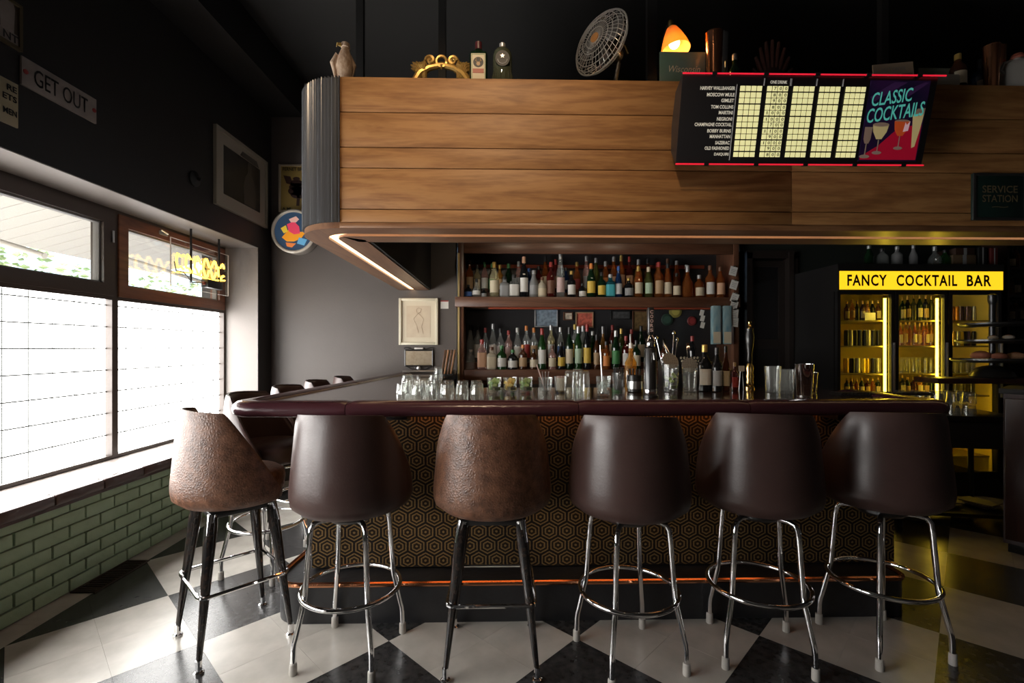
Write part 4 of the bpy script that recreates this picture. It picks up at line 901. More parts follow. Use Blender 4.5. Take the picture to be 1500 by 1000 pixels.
for i, (px, py, h, m, lab) in enumerate(((1132, 575, .155, G_tum, 'tall clear mixing glass beside the steel shaker'), (1151, 577, .14, G_tum, 'shorter clear mixing glass nearest to the steel shaker'))): tumbler(barpos(px, py), .044, h, lab, 'mixing glasses at the dark end', m, flip=False, name='mixing_glass', fl=.05)
p = barpos(1178, 580); t = empty('cocktail_shaker', p, 0, 'polished steel weighted shaker tin standing at the dark end of the bar', 'shaker'); obj('tin', MB().lathe([(.034, 0), (.038, .006), (.046, .172), (.047, .175), (.044, .175), (.036, .012), (.003, .012)], 28, flute=.02, nf=8), M_chrome, t, smooth=40); obj('weight', MB().lathe([(.0345, .0), (.036, .002), (.036, .01), (.0345, .012)], 28), M_alu, t)
p = barpos(1196, 577); t = empty('cocktail_shaker', p+Vector((.0, .06, 0)), 0, 'smaller steel tin half hidden behind the weighted shaker', 'shaker'); obj('tin', MB().lathe([(.03, 0), (.034, .006), (.041, .12), (.038, .12), (.031, .012), (.003, .012)], 28), M_chrome, t, smooth=40); obj('weight', MB().lathe([(.0315, .0), (.032, .002), (.032, .01), (.0315, .012)], 28), M_alu, t)
t = empty('bar_mat', onZ(1290, 578, ZT+.0008), 0, 'long ribbed black rubber drip mat on the dark bar end', 'bar mat'); m = MB().bb((-.26, -.05, 0), (.26, .05, .006))
for k in range(26): m.box((-.25+k*.02, 0, .010), (.008, .09, .008))
obj('rubber_mat', m, M_blackm, t)
# till behind the bar
p = atd(1008, 525, 3.7); t = empty('cash_register', Vector((p.x, p.y, .9)), 0, 'old black cash register with rows of keys behind the strainers', 'cash register')
obj('counter_stand', MB().bb((-.20, -.1, -.9), (.22, .3, 0)), M_blackm, t); obj('body', MB().bb((-.16, 0, 0), (.16, .25, .36), .02).prism([(0, 0), (.12, 0), (.12, .12)], -.15, .15, M=Matrix(((0, 0, 1), (1, 0, 0), (0, 1, 0))), o=(0, -.12, .26)), M_black, t)
m = MB()
for a in range(6):
    for b in range(5): m.cyl((-.06+a*.026, -.10+b*.024, .272+b*.024), (-.06+a*.026, -.112+b*.024, .285+b*.024), .008, n=8)
obj('keys', m, lmat('cream', 'cap'), t, kind='stuff')
# ------------------------------------------------------------------ price board on the canopy
BL, BR_, TL = onY(990, 239, 2.255), onY(1350, 241, 2.255), onY(1001, 109, 2.165)
u = (BR_-BL).normalized(); v = (TL-BL); v = (v - u*v.dot(u)).normalized(); nrm = u.cross(v)
PW, PH = (BR_-BL).length, (TL-BL).length
board = empty('price_board', BL, 0, 'wide black lit price board of cocktails tilted off the canopy face', 'menu board')
board.rotation_euler = Matrix((u, v, nrm)).transposed().to_euler()
M_ink = pm('board_black', (.012, .011, .012), .3, coat=.4); M_cell = emat('lit_price_cell', (.93, .87, .42), .62); M_neon = emat('red_neon', (1., .02, .05), .62)
M_txt = emat('pale_lettering', (.85, .80, .66), .30)
obj('casing', MB().bb((0, 0, -.012), (PW, PH, 0), .002), M_ink, board)
sd = MB().prism([(0, 0), (0, PH), (-.075, PH*.86), (-.095, PH*.5), (-.075, PH*.16)], 0, .006, M=Matrix(((0, 0, 1), (0, 1, 0), (1, 0, 0))), o=(0, 0, -.006))
obj('side_plate', sd, M_black, board); obj('side_plate', MB().prism([(0, 0), (0, PH), (-.075, PH*.86), (-.095, PH*.5), (-.075, PH*.16)], 0, .006, M=Matrix(((0, 0, 1), (0, 1, 0), (1, 0, 0))), o=(PW-.006, 0, -.006)), M_black, board)
obj('mounting_block', MB().bb((.12, PH*.2, -.075), (PW-.12, PH*.62, -.012)), M_blackm, board)
for y in (PH+.004, -.004):
    obj('neon_tube', MB().cyl((-.002, y, .006), (PW+.004 if y < .1 else PW+.03, y, .006), .0036, n=8), M_neon, board)
    for k in range(5): obj('tube_clip', MB().box((PW*(.12+.2*k), y, .004), (.022, .014, .016)), M_ink, board)
fx = lambda f: f*PW
groups_ = ((.2256, .3136), (.331, .416), (.434, .519), (.537, .621), (.64, .7216))
names = ['HARVEY WALLBANGER', 'MOSCOW MULE', 'GIMLET', 'TOM COLLINS', 'MARTINI', 'NEGRONI', 'CHAMPAGNE COCKTAIL', 'BOBBY BURNS', 'MANHATTAN', 'SAZERAC', 'OLD FASHIONED', 'DAIQUIRI']
prices = [' 700', ' 800', ' 900', ' 800', '1000', '1000', ' 700', '1100', ' 900', '1000', ' 900', ' 800']
wn = [.136, .108, .05, .088, .055, .06, .146, .094, .082, .058, .098, .058]
rowy = [PH*(.853 - .0676*i - (.004 if i % 2 else 0)) for i in range(12)]
for gi, (a, b) in enumerate(groups_):
    cw_ = (b-a)/4
    m = MB()
    for y in rowy:
        for k in range(4): m.bb((fx(a+cw_*k)+.0023, y-.0105, .001), (fx(a+cw_*(k+1))-.0023, y+.0105, .004))
    obj('price_column', m, M_cell, board, kind='stuff')
    if gi: obj('divider', MB().bb((fx(a)-.017, PH*.885, .001), (fx(a)-.013, PH*.965, .004)), pm('grey_print', (.45, .45, .45), .5), board)
obj('divider', MB().bb((fx(.212), PH*.04, .001), (fx(.2145), PH*.9, .004)), MATS['grey_print'], board)
obj('divider', MB().bb((fx(groups_[1][1])+.008, PH*.885, .001), (fx(groups_[1][1])+.012, PH*.965, .004)), MATS['grey_print'], board)
T_ = lambda x, y, z: Matrix.Translation((x, y, z))
for i, nme in enumerate(names):
    letter('lettering', nme, board, T_(fx(.2075), rowy[i], .002), .0155, M_txt, width=fx(wn[i]), align='RIGHT', bold=.03)
    a, b = groups_[1]; cw_ = (b-a)/4
    for k, ch in enumerate(prices[i]):
        if ch != ' ': letter('price_digit', ch, board, T_(fx(a+cw_*(k+.5)), rowy[i], .0046), .0135, M_ink, bold=.02, width=.011 if ch != '1' else .004)
letter('lettering', 'ONE DRINK', board, T_(fx(.375), PH*.925, .002), .0135, M_txt, width=fx(.066), bold=.03)
# printed poster at the end of the board
x0, x1, y0, y1 = fx(.735), fx(.972), PH*.035, PH*.955
po = obj('poster', MB().bb((x0, y0, .001), (x1, y1, .003)), pm('poster_navy', (.012, .012, .045), .35, noise=(9, (.05, .014, .09), .2)), board)
w, h = x1-x0, y1-y0
PX = lambda f: x0+f*w
PY = lambda f: y0+f*h
def flat(name, poly, z, m): return obj(name, MB().prism([(PX(a), PY(b)) for a, b in poly], z-.0003, z), m, po)
flat('red_table', [(.02, .02), (.98, .02), (.98, .46), (.62, .44), (.30, .20), (.02, .06)], .0034, emat('poster_red', (.42, .006, .028), .28))
flat('purple_ray', [(.03, .80), (.40, .98), (.62, .98), (.10, .74)], .0033, pm('poster_purple', (.10, .035, .16), .4)); flat('purple_ray', [(.55, .86), (.9, .98), (.98, .98), (.66, .80)], .0033, MATS['poster_purple'])
M_teal = emat('poster_turquoise', (.10, .50, .42), .42)
R_ = Matrix.Rotation(.135, 4, 'Z')
letter('lettering', 'CLASSIC', po, T_(PX(.40), PY(.80), .0042) @ R_, .058, M_teal, width=w*.68, shear=.25, bold=.012)
letter('lettering', 'COCKTAILS', po, T_(PX(.50), PY(.615), .0042) @ R_, .062, M_teal, width=w*.96, shear=.25, bold=.012)
M_pk = pm('print_glass_pink', (.62, .42, .32), .4); M_cr = emat('print_cream_drink', (.70, .55, .25), .22); M_or = emat('print_red_drink', (.62, .09, .02), .25); M_st = pm('print_stem', (.58, .46, .36), .4)
def pglass(cx, cy, s, kind):
    S_ = lambda P: [(cx+a*s, cy+b*s) for a, b in P]
    flat('print_foot', S_([(-.22*math.cos(q), .05+.06*math.sin(q)) for q in [2*PI*k/14 for k in range(14)]]), .0039, M_st)
    flat('print_stem', S_([(-.025, .06), (.025, .06), (.022, .48), (-.022, .48)]), .0040, M_st)
    if kind == 'coupe': flat('print_bowl', S_([(-.36, .98), (-.30, .74), (-.12, .50), (.12, .50), (.30, .74), (.36, .98)]), .0041, M_cr); flat('print_rim', S_([(-.36*math.cos(q), .98+.07*math.sin(q)) for q in [2*PI*k/16 for k in range(16)]]), .0043, M_pk)
    if kind == 'red': flat('print_bowl', S_([(-.36, .98), (-.30, .70), (-.12, .48), (.12, .48), (.30, .70), (.36, .98)]), .0041, M_or); flat('print_rim', S_([(-.36*math.cos(q), .98+.07*math.sin(q)) for q in [2*PI*k/16 for k in range(16)]]), .0040, M_pk); flat('print_flame', S_([(.10, .62), (.34, .66), (.38, 1.0), (.24, .86), (.16, .95)]), .0043, emat('print_flame_pink', (.8, .5, .55), .3))
    if kind == 'small': flat('print_bowl', S_([(-.16, .98), (-.15, .60), (-.08, .46), (.08, .46), (.15, .60), (.16, .98)]), .0041, M_pk)
pglass(.29, .09, .38, 'coupe'); pglass(.64, .15, .36, 'red'); pglass(.09, .04, .40, 'small')
flat('print_flute', [(.80, .58), (.99, .66), (.96, .40), (.92, .19), (.87, .17)], .0044, M_cr); flat('print_foam', [(.79, .58), (.86, .66), (.99, .67), (.985, .60), (.9, .57)], .0046, M_pk)
# service sign
a, b = onY(1424, 254, 2.34), onY(1502, 323, 2.34); w, h = b.x-a.x, a.z-b.z
t = empty('station_sign', ((a.x+b.x)/2, 2.348, b.z), 0, 'dark green sign with dull gold lettering fixed low on the canopy planks', 'sign')
obj('panel', MB().bb((-w/2, -.012, 0), (w/2, 0, h), .002), pm('dark_green_sign_paint', (.008, .022, .018), .35), t)
obj('border', MB().bb((-w/2, -.017, 0), (-w/2+.012, -.012, h)).bb((w/2-.012, -.017, 0), (w/2, -.012, h)).bb((-w/2+.012, -.017, 0), (w/2-.012, -.012, .012)).bb((-w/2+.012, -.017, h-.012), (w/2-.012, -.012, h)), M_blackm, t)
M_dg = pm('dull_gold', (.14, .105, .055), .5)
letter('lettering', 'SERVICE', t, face_at(0, -.0135, h*.66), .036, M_dg, width=w*.66, bold=.012); letter('lettering', 'STATION', t, face_at(0, -.0135, h*.46), .036, M_dg, width=w*.66, bold=.012)
letter('flourish', '~', t, face_at(0, -.0135, h*.28), .006, M_dg, width=w*.3)
# ------------------------------------------------------------------ things along the top of the canopy
ZR = ZC1 - .0005
def top(px, d=2.52): q = atd(px, 112, d); return Vector((q.x, q.y, ZR))
def zat(py, d): return H + (CY-py)/F*d - ZR
# carved bird figurine
p = top(503, 2.55); hh = zat(60, 2.55); t = empty('bird_figurine', p, .3, 'pale feathered bird figurine perched on an amber base above the ribbed corner', 'figurine'); t.scale = (.66, .66, 1)
obj('base', MB().lathe([(.045, 0), (.05, .015), (.035, .05), (.042, .10), (.02, .12), (.003, .122)], 16), pm('amber_ceramic', (.35, .13, .02), .3, noise=(20, (.45, .26, .05), .2)), t)
M_bd = pm('pale_feather_ceramic', (.62, .48, .36), .45, noise=(28, (.34, .20, .12), .22), bump=(50, .5))
obj('body', MB().lathe([(.02, .09), (.055, .12), (.068, .17), (.058, .22), (.036, .26), (.03, .275), (.036, hh-.035), (.032, hh-.012), (.004, hh)], 16, M=Matrix.Rotation(.06, 3, 'Y')), M_bd, t)
obj('beak', MB().tube([(-.02, -.02, hh-.03), (-.045, -.035, hh-.035), (-.052, -.038, hh-.052)], [.012, .008, .002], 8), pm('horn_beak', (.5, .33, .10), .4), t)
for s in (-1, 1): obj('wing', MB().tube([(s*.045, .0, .235), (s*.075, .01, .19), (s*.06, .02, .11)], [.018, .028, .006], 8), M_bd, t)
# gilt crest
p = top(647, 2.48); t = empty('gilt_crest', p, 0, 'gilded scrolled crest ornament with outspread feathers on the canopy edge', 'ornament')
M_gilt = pm('worn_gilt', (.55, .36, .10), .38, .6, noise=(30, (.30, .17, .05), .2)); W2 = .14; zz = zat(83, 2.48)
m = MB().tube([(-W2, 0, .055), (-W2*.78, 0, .10), (-W2*.45, 0, .128), (0, 0, .142), (W2*.45, 0, .128), (W2*.78, 0, .10), (W2, 0, .055)], [.02, .024, .017, .016, .017, .024, .02], 10)
obj('arch', m, M_gilt, t)
for s in (-1, 1):
    for k in range(7):
        an = .35 + k*.2; l = .075 + .012*math.sin(k); b0 = Vector((s*(W2*.62), 0, .075))
        obj('feather', MB().tube([b0, b0 + Vector((s*math.cos(an)*l*.6, -.012, math.sin(an)*l*.6+.02)), b0+Vector((s*math.cos(an)*l, -.004, math.sin(an)*l+.02))], [.012, .015, .003], 6), M_gilt, t)
    sp = [(s*(.058+.024*(1-q/22)*math.cos(q*.5)), -.01, zz-.026+.024*(1-q/22)*math.sin(q*.5)) for q in range(22)]
    obj('scroll', MB().tube(sp, [.009]*10+[.007]*12, 6), M_gilt, t)
obj('cartouche', MB().tube([(.026*math.cos(q), -.008, zz-.03+.028*math.sin(q)) for q in [2*PI*k/20 for k in range(20)]], .008, 6, closed=True).tube([(0, -.012, zz-.05), (0, -.014, zz-.075)], [.008, .003], 6), M_gilt, t)
# herbal liqueur display bottle
d = 2.45; p = top(701, d); hh = zat(63, d); t = empty('liqueur_bottle', p, 0, 'flat dark green liqueur bottle with cream label and red band on the canopy', 'bottle')
obj('body', MB().lathe([(.9, 0), (1, .02), (1, .70), (.92, .76), (.4, .82), (.34, .86)], 24, sq=6).xf(Matrix.Diagonal((.046, .028, hh, 1))), bmat('dark green'), t)
obj('cap', MB().lathe([(.018, hh*.85), (.018, hh), (.003, hh)], 14), pm('dark_red_cap', (.06, .012, .016), .4), t)
lb = obj('label', MB().bb((-.036, -.031, .03), (.036, -.0285, hh*.70)), pm('cream_label', (.50, .46, .30), .55), t)
lc = hh*.70; m = MB().lathe([(.026, 0), (.026, .001), (.003, .001)], 24, (0, -.031, lc-.045), M=Matrix.Rotation(PI/2, 3, 'X')); obj('emblem', m, lmat('black'), lb)
m = MB().lathe([(.010, .001), (.010, .002), (.002, .002)], 14, (0, -.031, lc-.053), M=Matrix.Rotation(PI/2, 3, 'X'))
for s in (-1, 1): m.tube([(s*.004, -.0325, lc-.046), (s*.012, -.0325, lc-.036), (s*.010, -.0325, lc-.026)], .0016, 5).tube([(s*.009, -.0325, lc-.041), (s*.017, -.0325, lc-.036)], .0012, 5)
obj('emblem_mark', m, lmat('tan'), lb); obj('red_band', MB().bb((-.028, -.0322, lc-.10), (.028, -.031, lc-.078)), pm('brick_red_band', (.30, .06, .03), .5), lb)
obj('border_line', MB().bb((-.033, -.0318, .034), (-.031, -.031, lc-.004)).bb((.031, -.0318, .034), (.033, -.031, lc-.004)).bb((-.033, -.0318, lc-.006), (.033, -.031, lc-.004)), lmat('green'), lb)
# grey green canteen bottle
p = top(736, d); hh = zat(64, d); t = empty('canteen_bottle', p, 0, 'grey green shouldered canteen bottle with a dark star label', 'bottle')
obj('body', MB().lathe([(.048, 0), (.050, .01), (.050, hh*.70), (.044, hh*.80), (.026, hh*.88), (.014, hh*.91)], 24, flute=.0), glass('grey_green_glass', (.25, .30, .22), 1., .55, (.09, .10, .065)), t)
obj('cap', MB().lathe([(.015, hh*.90), (.016, hh*.92), (.016, hh*.99), (.003, hh)], 14), lmat('silver', 'cap'), t)
sl = obj('label', MB().prism([(.036*math.cos(q), .040*math.sin(q)) for q in [2*PI*k/20 for k in range(20)]], 0, .002, M=FACE.to_3x3(), o=(0, -.0515, hh*.55)), lmat('black'), t)
st = [((.013 if k % 2 == 0 else .0055)*math.sin(PI*k/5), (.013 if k % 2 == 0 else .0055)*math.cos(PI*k/5)) for k in range(10)]
obj('star', MB().prism(list(reversed(st)), 0, .001, M=FACE.to_3x3(), o=(0, -.0538, hh*.60)), lmat('silver', 'cap'), sl); obj('wreath', MB().tube([(.024*math.cos(q), -.0538, hh*.53+.022*math.sin(q)) for q in [PI+PI*k/10 for k in range(11)]], .0016, 5), lmat('grey'), sl)
m = MB()
for k in range(14): a = 2*PI*k/14; m.cyl((.0505*math.cos(a), .0505*math.sin(a), .01), (.0505*math.cos(a), .0505*math.sin(a), hh*.30), .0035, n=6)
obj('rib', m, MATS['grey_green_glass'], t, kind='stuff')
# electric fan
d = 2.62; p = top(888, d); t = empty('electric_fan', p, 0, 'chrome wire caged electric fan on the canopy turned towards the window', 'fan')
hc = zat(63, d); RF = .176; Mf = Matrix.Translation((-.03, 0, hc)) @ Matrix.Rotation(math.radians(-52), 4, 'Z') @ Matrix.Rotation(math.radians(90), 4, 'X') @ Matrix.Rotation(math.radians(-10), 4, 'X')
# fan axis along local +Z (towards the viewer side)
m = MB()
for rr, z in ((.16, .048), (.33, .052), (.5, .05), (.66, .044), (.82, .034), (.94, .018), (1., 0), (.94, -.02), (.8, -.04), (.6, -.05)):
    m.tube([(RF*rr*math.cos(2*PI*k/40), RF*rr*math.sin(2*PI*k/40), z) for k in range(40)], .0022 if rr < 1 else .005, 5, closed=True)
for k in range(36):
    a = 2*PI*k/36; m.tube([(RF*rr*math.cos(a+.5*(1-rr)), RF*rr*math.sin(a+.5*(1-rr)), z) for rr, z in ((.14, .05), (.5, .05), (.82, .034), (.97, .012), (1., 0), (.9, -.026), (.55, -.05))], .0014, 4)
obj('wire_guard', m.xf(Mf), pm('fan_wire', (.72, .70, .66), .38, .75), t)
for k in range(4):
    a = k*PI/2+.3; P = []
    for rr in (.16, .45, .75, .9):
        for s in (-1, 1):
            b_ = a + s*(.32 if rr < .3 else .36); P.append((RF*rr*math.cos(b_), RF*rr*math.sin(b_), s*.014))
    m = MB(); m.add(P + [(x, y, z-.003) for x, y, z in P], [(0, 2, 3, 1), (2, 4, 5, 3), (4, 6, 7, 5), (8, 9, 11, 10), (10, 11, 13, 12), (12, 13, 15, 14), (0, 8, 10, 2), (2, 10, 12, 4), (4, 12, 14, 6), (1, 3, 11, 9), (3, 5, 13, 11), (5, 7, 15, 13), (6, 14, 15, 7), (0, 1, 9, 8)])
    obj('blade', m.xf(Mf), pm('fan_blade', (.20, .19, .18), .3, .8), t)
obj('hub_badge', MB().lathe([(.026, .048), (.026, .056), (.004, .059)], 20).xf(Mf), pm('copper_badge', (.65, .30, .10), .35, .5), t)
obj('motor', MB().lathe([(.03, .0), (.05, -.05), (.055, -.10), (.04, -.15), (.004, -.16)], 20).xf(Mf), M_black, t)
obj('stand', MB().tube([(.06, .06, hc-.02), (.085, .07, hc-.07), (.05, .05, .09), (.03, .04, .03)], .012, 8), M_black, t); obj('base', MB().lathe([(.09, 0), (.095, .01), (.07, .03), (.004, .04)], 24, (.03, .04, 0)), M_black, t)
obj('oscillating_knob', MB().tube([(.09, .07, hc+.04), (.12, .07, hc+.03), (.14, .08, hc-.01)], [.008, .008, .011], 8), M_brass, t)
# amber lamp
d = 2.62; p = top(985, d); zc = zat(47, d); t = empty('desk_lamp', p + Vector((0, .18, 0)), 0, 'amber glass shaded lamp with its lit bulb showing, leaning over the canopy edge', 'lamp')
obj('base', MB().lathe([(.07, 0), (.075, .008), (.05, .02), (.004, .024)], 22), M_black, t); obj('arm', MB().tube([(0, 0, .02), (0, 0, zc-.02), (0, -.03, zc+.06), (0, -.10, zc+.085), (0, -.15, zc+.06)], .007, 8), M_black, t)
Ms = Matrix.Translation((0, -.165, zc+.035)) @ Matrix.Rotation(math.radians(-9), 4, 'X') @ Matrix.Rotation(math.radians(-6), 4, 'Y')
am = bpy.data.materials.new('amber_lit_glass'); am.use_nodes = True; N, L = nt(am); N.remove(N['Principled BSDF']); o_ = N['Material Output']
a1 = N.new('ShaderNodeBsdfTranslucent'); a1.inputs[0].default_value = (.95, .55, .15, 1); a2 = N.new('ShaderNodeBsdfDiffuse'); a2.inputs[0].default_value = (.75, .42, .12, 1); a3 = N.new('ShaderNodeMixShader'); a3.inputs[0].default_value = .5
a4 = N.new('ShaderNodeEmission'); a4.inputs[0].default_value = (1, .52, .12, 1); a4.inputs[1].default_value = .06; a5 = N.new('ShaderNodeAddShader')
L.new(a1.outputs[0], a3.inputs[1]); L.new(a2.outputs[0], a3.inputs[2]); L.new(a3.outputs[0], a5.inputs[0]); L.new(a4.outputs[0], a5.inputs[1]); L.new(a5.outputs[0], o_.inputs[0])
sp_ = [(.018, 0), (.030, -.012), (.048, -.05), (.066, -.10), (.078, -.145), (.0755, -.145), (.063, -.10), (.045, -.05), (.027, -.014), (.016, -.004)]
obj('shade', MB().lathe(sp_ + [sp_[0]], 28, caps=False).xf(Ms), am, t, smooth=50); obj('socket', MB().lathe([(.015, -.03), (.017, -.01), (.017, .03), (.012, .04), (.003, .042)], 16).xf(Ms), M_brass, t)
obj('bulb', MB().ball((0, 0, -.098), .030, 16).xf(Ms), emat('lit_bulb', (1., .70, .34), 4.), t); lp = lamp('lamp_glow', 'POINT', (0, 0, 0), 2.5, (1, .6, .25), .03); lp.location = wmat(t) @ (Ms @ Vector((0, 0, -.16)))
# pictorial plate, shakers, carving, papers
p = top(1000, 2.56); a = onY(966, 76, p.y); b = onY(1033, 112, p.y); w = b.x-a.x; hh = a.z-ZR
t = empty('souvenir_plate', (a.x+w/2, p.y, ZR), 0, 'blue green pictorial souvenir board with white script lettering under the amber lamp', 'picture')
obj('panel', MB().bb((-w/2, -.004, 0), (w/2, .004, hh), .002), pm('blue_green_print', (.11, .16, .15), .4, noise=(8, (.08, .14, .09), .25)), t)
letter('lettering', 'Wisconsin', t, face_at(.01, -.0055, hh*.64), .035, lmat('cream'), width=w*.68, shear=.35); M_dr = pm('deer_tan', (.55, .30, .12), .6)
m = MB().prism([(-.03, 0), (-.028, .04), (-.012, .055), (-.010, .085), (.006, .085), (.004, .055), (.022, .04), (.026, 0)], 0, .0015, M=FACE.to_3x3(), o=(.035, -.004, .03)); m.tube([(.03, -.006, .113), (.018, -.006, .135)], .003, 5).tube([(.036, -.006, .113), (.05, -.006, .135)], .003, 5); obj('deer', m, M_dr, t)
obj('orange_blob', MB().prism([(.022*math.cos(q), .02*math.sin(q)) for q in [2*PI*k/14 for k in range(14)]], 0, .0015, M=FACE.to_3x3(), o=(-w*.36, -.004, .075)), pm('orange_print', (.60, .20, .05), .5), t)
def shaker(px, ytop, d, r, m, lab, nm='copper_shaker'):
    p = top(px, d); hh = zat(ytop, d); t = empty(nm, p, 0, lab, 'shaker')
    obj('tin', MB().lathe([(r*.72, 0), (r*.78, .01), (r, hh*.97), (r*1.03, hh), (r*.95, hh), (r*.75, .02), (.003, .02)], 24), m, t); obj('base_rim', MB().lathe([(r*.75, 0), (r*.80, .004), (r*.78, .02)], 24), m, t)
shaker(1046, 49, 2.50, .044, M_copper, 'tall copper shaker tin beside the pictorial board'); shaker(1056, 52, 2.62, .04, M_chrome, 'steel tin tucked behind the tall copper shaker', 'steel_shaker')
bottle(top(1076, 2.55), zat(80, 2.55), .032, 'round', 'dark green', None, 'silver', 'dark green bottle with silver cap between the shaker and the carving', 'bottles on the canopy')
p = top(1130, 2.62); hh = zat(58, 2.62); t = empty('carved_mask', p, 0, 'dark carved wooden mask with flared crown above the price board', 'ornament')
M_cv = pm('dark_mahogany', (.045, .015, .010), .35, coat=.3, bump=(25, .4)); m = MB()
for k in range(11):
    a = PI*k/10; m.tube([(.05*math.cos(a), 0, .12+.04*math.sin(a)), (.115*math.cos(a), -.01, .13+(hh-.14)*math.sin(a))], [.018, .008], 8)
obj('crown', m, M_cv, t); obj('face', MB().lathe([(.02, 0), (.055, .03), (.075, .10), (.07, .16), (.04, .20), (.004, .215)], 20, M=Matrix.Diagonal((1, .55, 1))), M_cv, t)
for s in (-1, 1): obj('eye', MB().ball((s*.028, -.036, .12), .010, 10), M_black, t)
obj('nose', MB().tube([(0, -.04, .12), (0, -.055, .09), (0, -.045, .08)], [.008, .013, .008], 8), M_cv, t); obj('mouth', MB().tube([(-.022, -.038, .055), (0, -.044, .05), (.022, -.038, .055)], .005, 6), M_black, t)
p = top(1262, 2.50); t = empty('china_cup', p, 0, 'white china cup lying by the folded papers', 'cup'); Mx = Matrix.Translation((0, 0, .042)) @ Matrix.Rotation(1.2, 4, 'Y')
obj('cup', MB().lathe([(.02, -.03), (.034, -.02), (.043, .03), (.040, .03), (.03, -.016), (.003, -.02)], 22).xf(Mx), pm('white_china', (.50, .49, .46), .25), t); obj('handle', MB().tube([(0, -.04, .012), (0, -.062, .005), (0, -.058, -.012), (0, -.036, -.012)], .005, 6).xf(Mx), MATS['white_china'], t)
def papers(px0, px1, y0, y1, d, tilt, lab, m, txt=None):
    p = top((px0+px1)/2, d); hh = zat(y0, d); w = (px1-px0)*d/F
    t = empty('folded_newspaper', p, 0, lab, 'newspaper', rot=(0, -tilt, 0)); hb = hh*.86
    obj('sheet', MB().bb((-w/2, -.006, .01), (w/2, 0, hb)), m, t); obj('sheet', MB().bb((-w/2+.004, 0, .012), (w/2-.01, .006, hb-.012)), m, t)
    if txt: letter('lettering', txt, t, face_at(.0, -.0065, hb*.80), .018, lmat('grey'), width=w*.6)
    for k in range(3): obj('print_block', MB().bb((-w/2+.01+k*w*.32, -.0068, hb*.3), (-w/2+.01+k*w*.32+w*.27, -.006, hb*.64)), pm('newsprint_grey', (.20, .17, .13), .8), t)
papers(1281, 1341, 86, 112, 2.50, .10, 'cream folded newspaper propped on the canopy behind the board end', pm('newsprint', (.42, .32, .22), .7), 'FIRST ORDER'); papers(1344, 1394, 92, 112, 2.60, 0, 'greenish folded paper propped next to the cream newspaper', pm('green_paper', (.15, .17, .13), .7))
t = empty('cardboard_strip', top(1385, 2.42), 0, 'pale cardboard strip lying at the end of the red neon', 'cardboard'); obj('strip', MB().bb((-.07, -.02, 0), (.05, .02, .05)), pm('pale_card', (.30, .27, .22), .7), t); obj('fold', MB().bb((.05, -.02, 0), (.055, .03, .045)), MATS['pale_card'], t)
bottle(top(1403, 2.47), zat(80, 2.47), .036, 'wine', 'brown', 'cream', 'gold', 'brown bottle with cream label and gold cap by the cardboard strip', 'bottles on the canopy'); bottle(top(1437, 2.58), zat(88, 2.58), .046, 'squat', 'blue', 'grey', 'black', 'dark blue squat bottle left of the copper tins', 'bottles on the canopy')
shaker(1452, 68, 2.48, .036, M_copper, 'copper shaker tin nearest the dark blue bottle'); shaker(1462, 70, 2.56, .034, M_copper, 'copper shaker tin behind, beside the white jug')
p = top(1490, 2.50); hh = zat(80, 2.5); t = empty('stoneware_jug', p, 0, 'white stoneware jug with a red stopper and a small printed blue label', 'jug'); obj('body', MB().lathe([(.062, 0), (.070, .01), (.070, hh*.62), (.055, hh*.76), (.026, hh*.84), (.024, hh*.9)], 24), pm('stoneware', (.34, .32, .29), .35), t)
obj('stopper', MB().lathe([(.026, hh*.88), (.030, hh*.92), (.022, hh), (.003, hh)], 16), pm('red_stopper', (.35, .10, .06), .4), t); obj('handle', MB().tube([(-.06, 0, hh*.5), (-.09, 0, hh*.6), (-.07, 0, hh*.78), (-.02, 0, hh*.84)], .008, 8), MATS['stoneware'], t)
obj('label', MB().bb((-.03, -.073, hh*.34), (.03, -.069, hh*.52)), lmat('blue'), t)
# ------------------------------------------------------------------ left wall pictures (wall frame)
LR = Matrix.Rotation(-TH, 4, 'Z') @ Matrix.Rotation(PI/2, 4, 'Z')     # local: x along the wall away from viewer, -y out of the wall into the room
def onL(px, py):   # point on the window wall
    dx = (px-CX)/F; d = AF/dx; return d, H + (CY-py)/F*d
def wallthing(name, px0, px1, py_tl, py_bl, lab, cat, tilt=0.):
    d0, zt = onL(px0, py_tl); d1, _ = onL(px1, 0); _, zb = onL(px0, py_bl)
    t = empty(name, cw(AF, (d0+d1)/2, zb), -TH+PI/2, lab, cat); return t, abs(d1-d0), zt-zb
t, w, h = wallthing('get_out_sign', 28, 138, 81, 123, 'weathered grey board lettered GET OUT high on the window wall', 'sign')
M_wb = pm('weathered_board', (.30, .25, .22), .6, noise=(12, (.22, .18, .16), .2)); obj('board', MB().bb((-w/2, -.014, 0), (w/2, -.001, h), .002), M_wb, t); letter('lettering', 'GET OUT', t, face_at(0, -.0155, h*.5), h*.60, M_ink, width=w*.72, bold=.004)
for s in (-1, 1): obj('screw', MB().lathe([(.012, 0), (.012, .004), (.003, .006)], 10, (s*w*.46, -.014, h/2), M=Matrix.Rotation(PI/2, 3, 'X')), lmat('red'), t)
t, w, h = wallthing('rules_sign', -22, 24, 100, 168, 'yellowed enamel notice with heavy black capitals near the frame edge', 'sign')
obj('plate', MB().bb((-w/2, -.01, 0), (w/2, -.001, h), .002), pm('yellowed_enamel', (.42, .35, .22), .4), t)
for i, s in enumerate(('RE', 'ETS', 'MEN')): letter('lettering', s, t, face_at(w*.44, -.0112, h*(.83-.22*i-.10*(i == 2))), h*.14, M_ink, width=h*(.22, .31, .30)[i], align='RIGHT', bold=.03)
t, w, h = wallthing('theatre_card', -30, 28, -30, 42, 'dim framed card with a standing figure at the top of the window wall', 'picture')
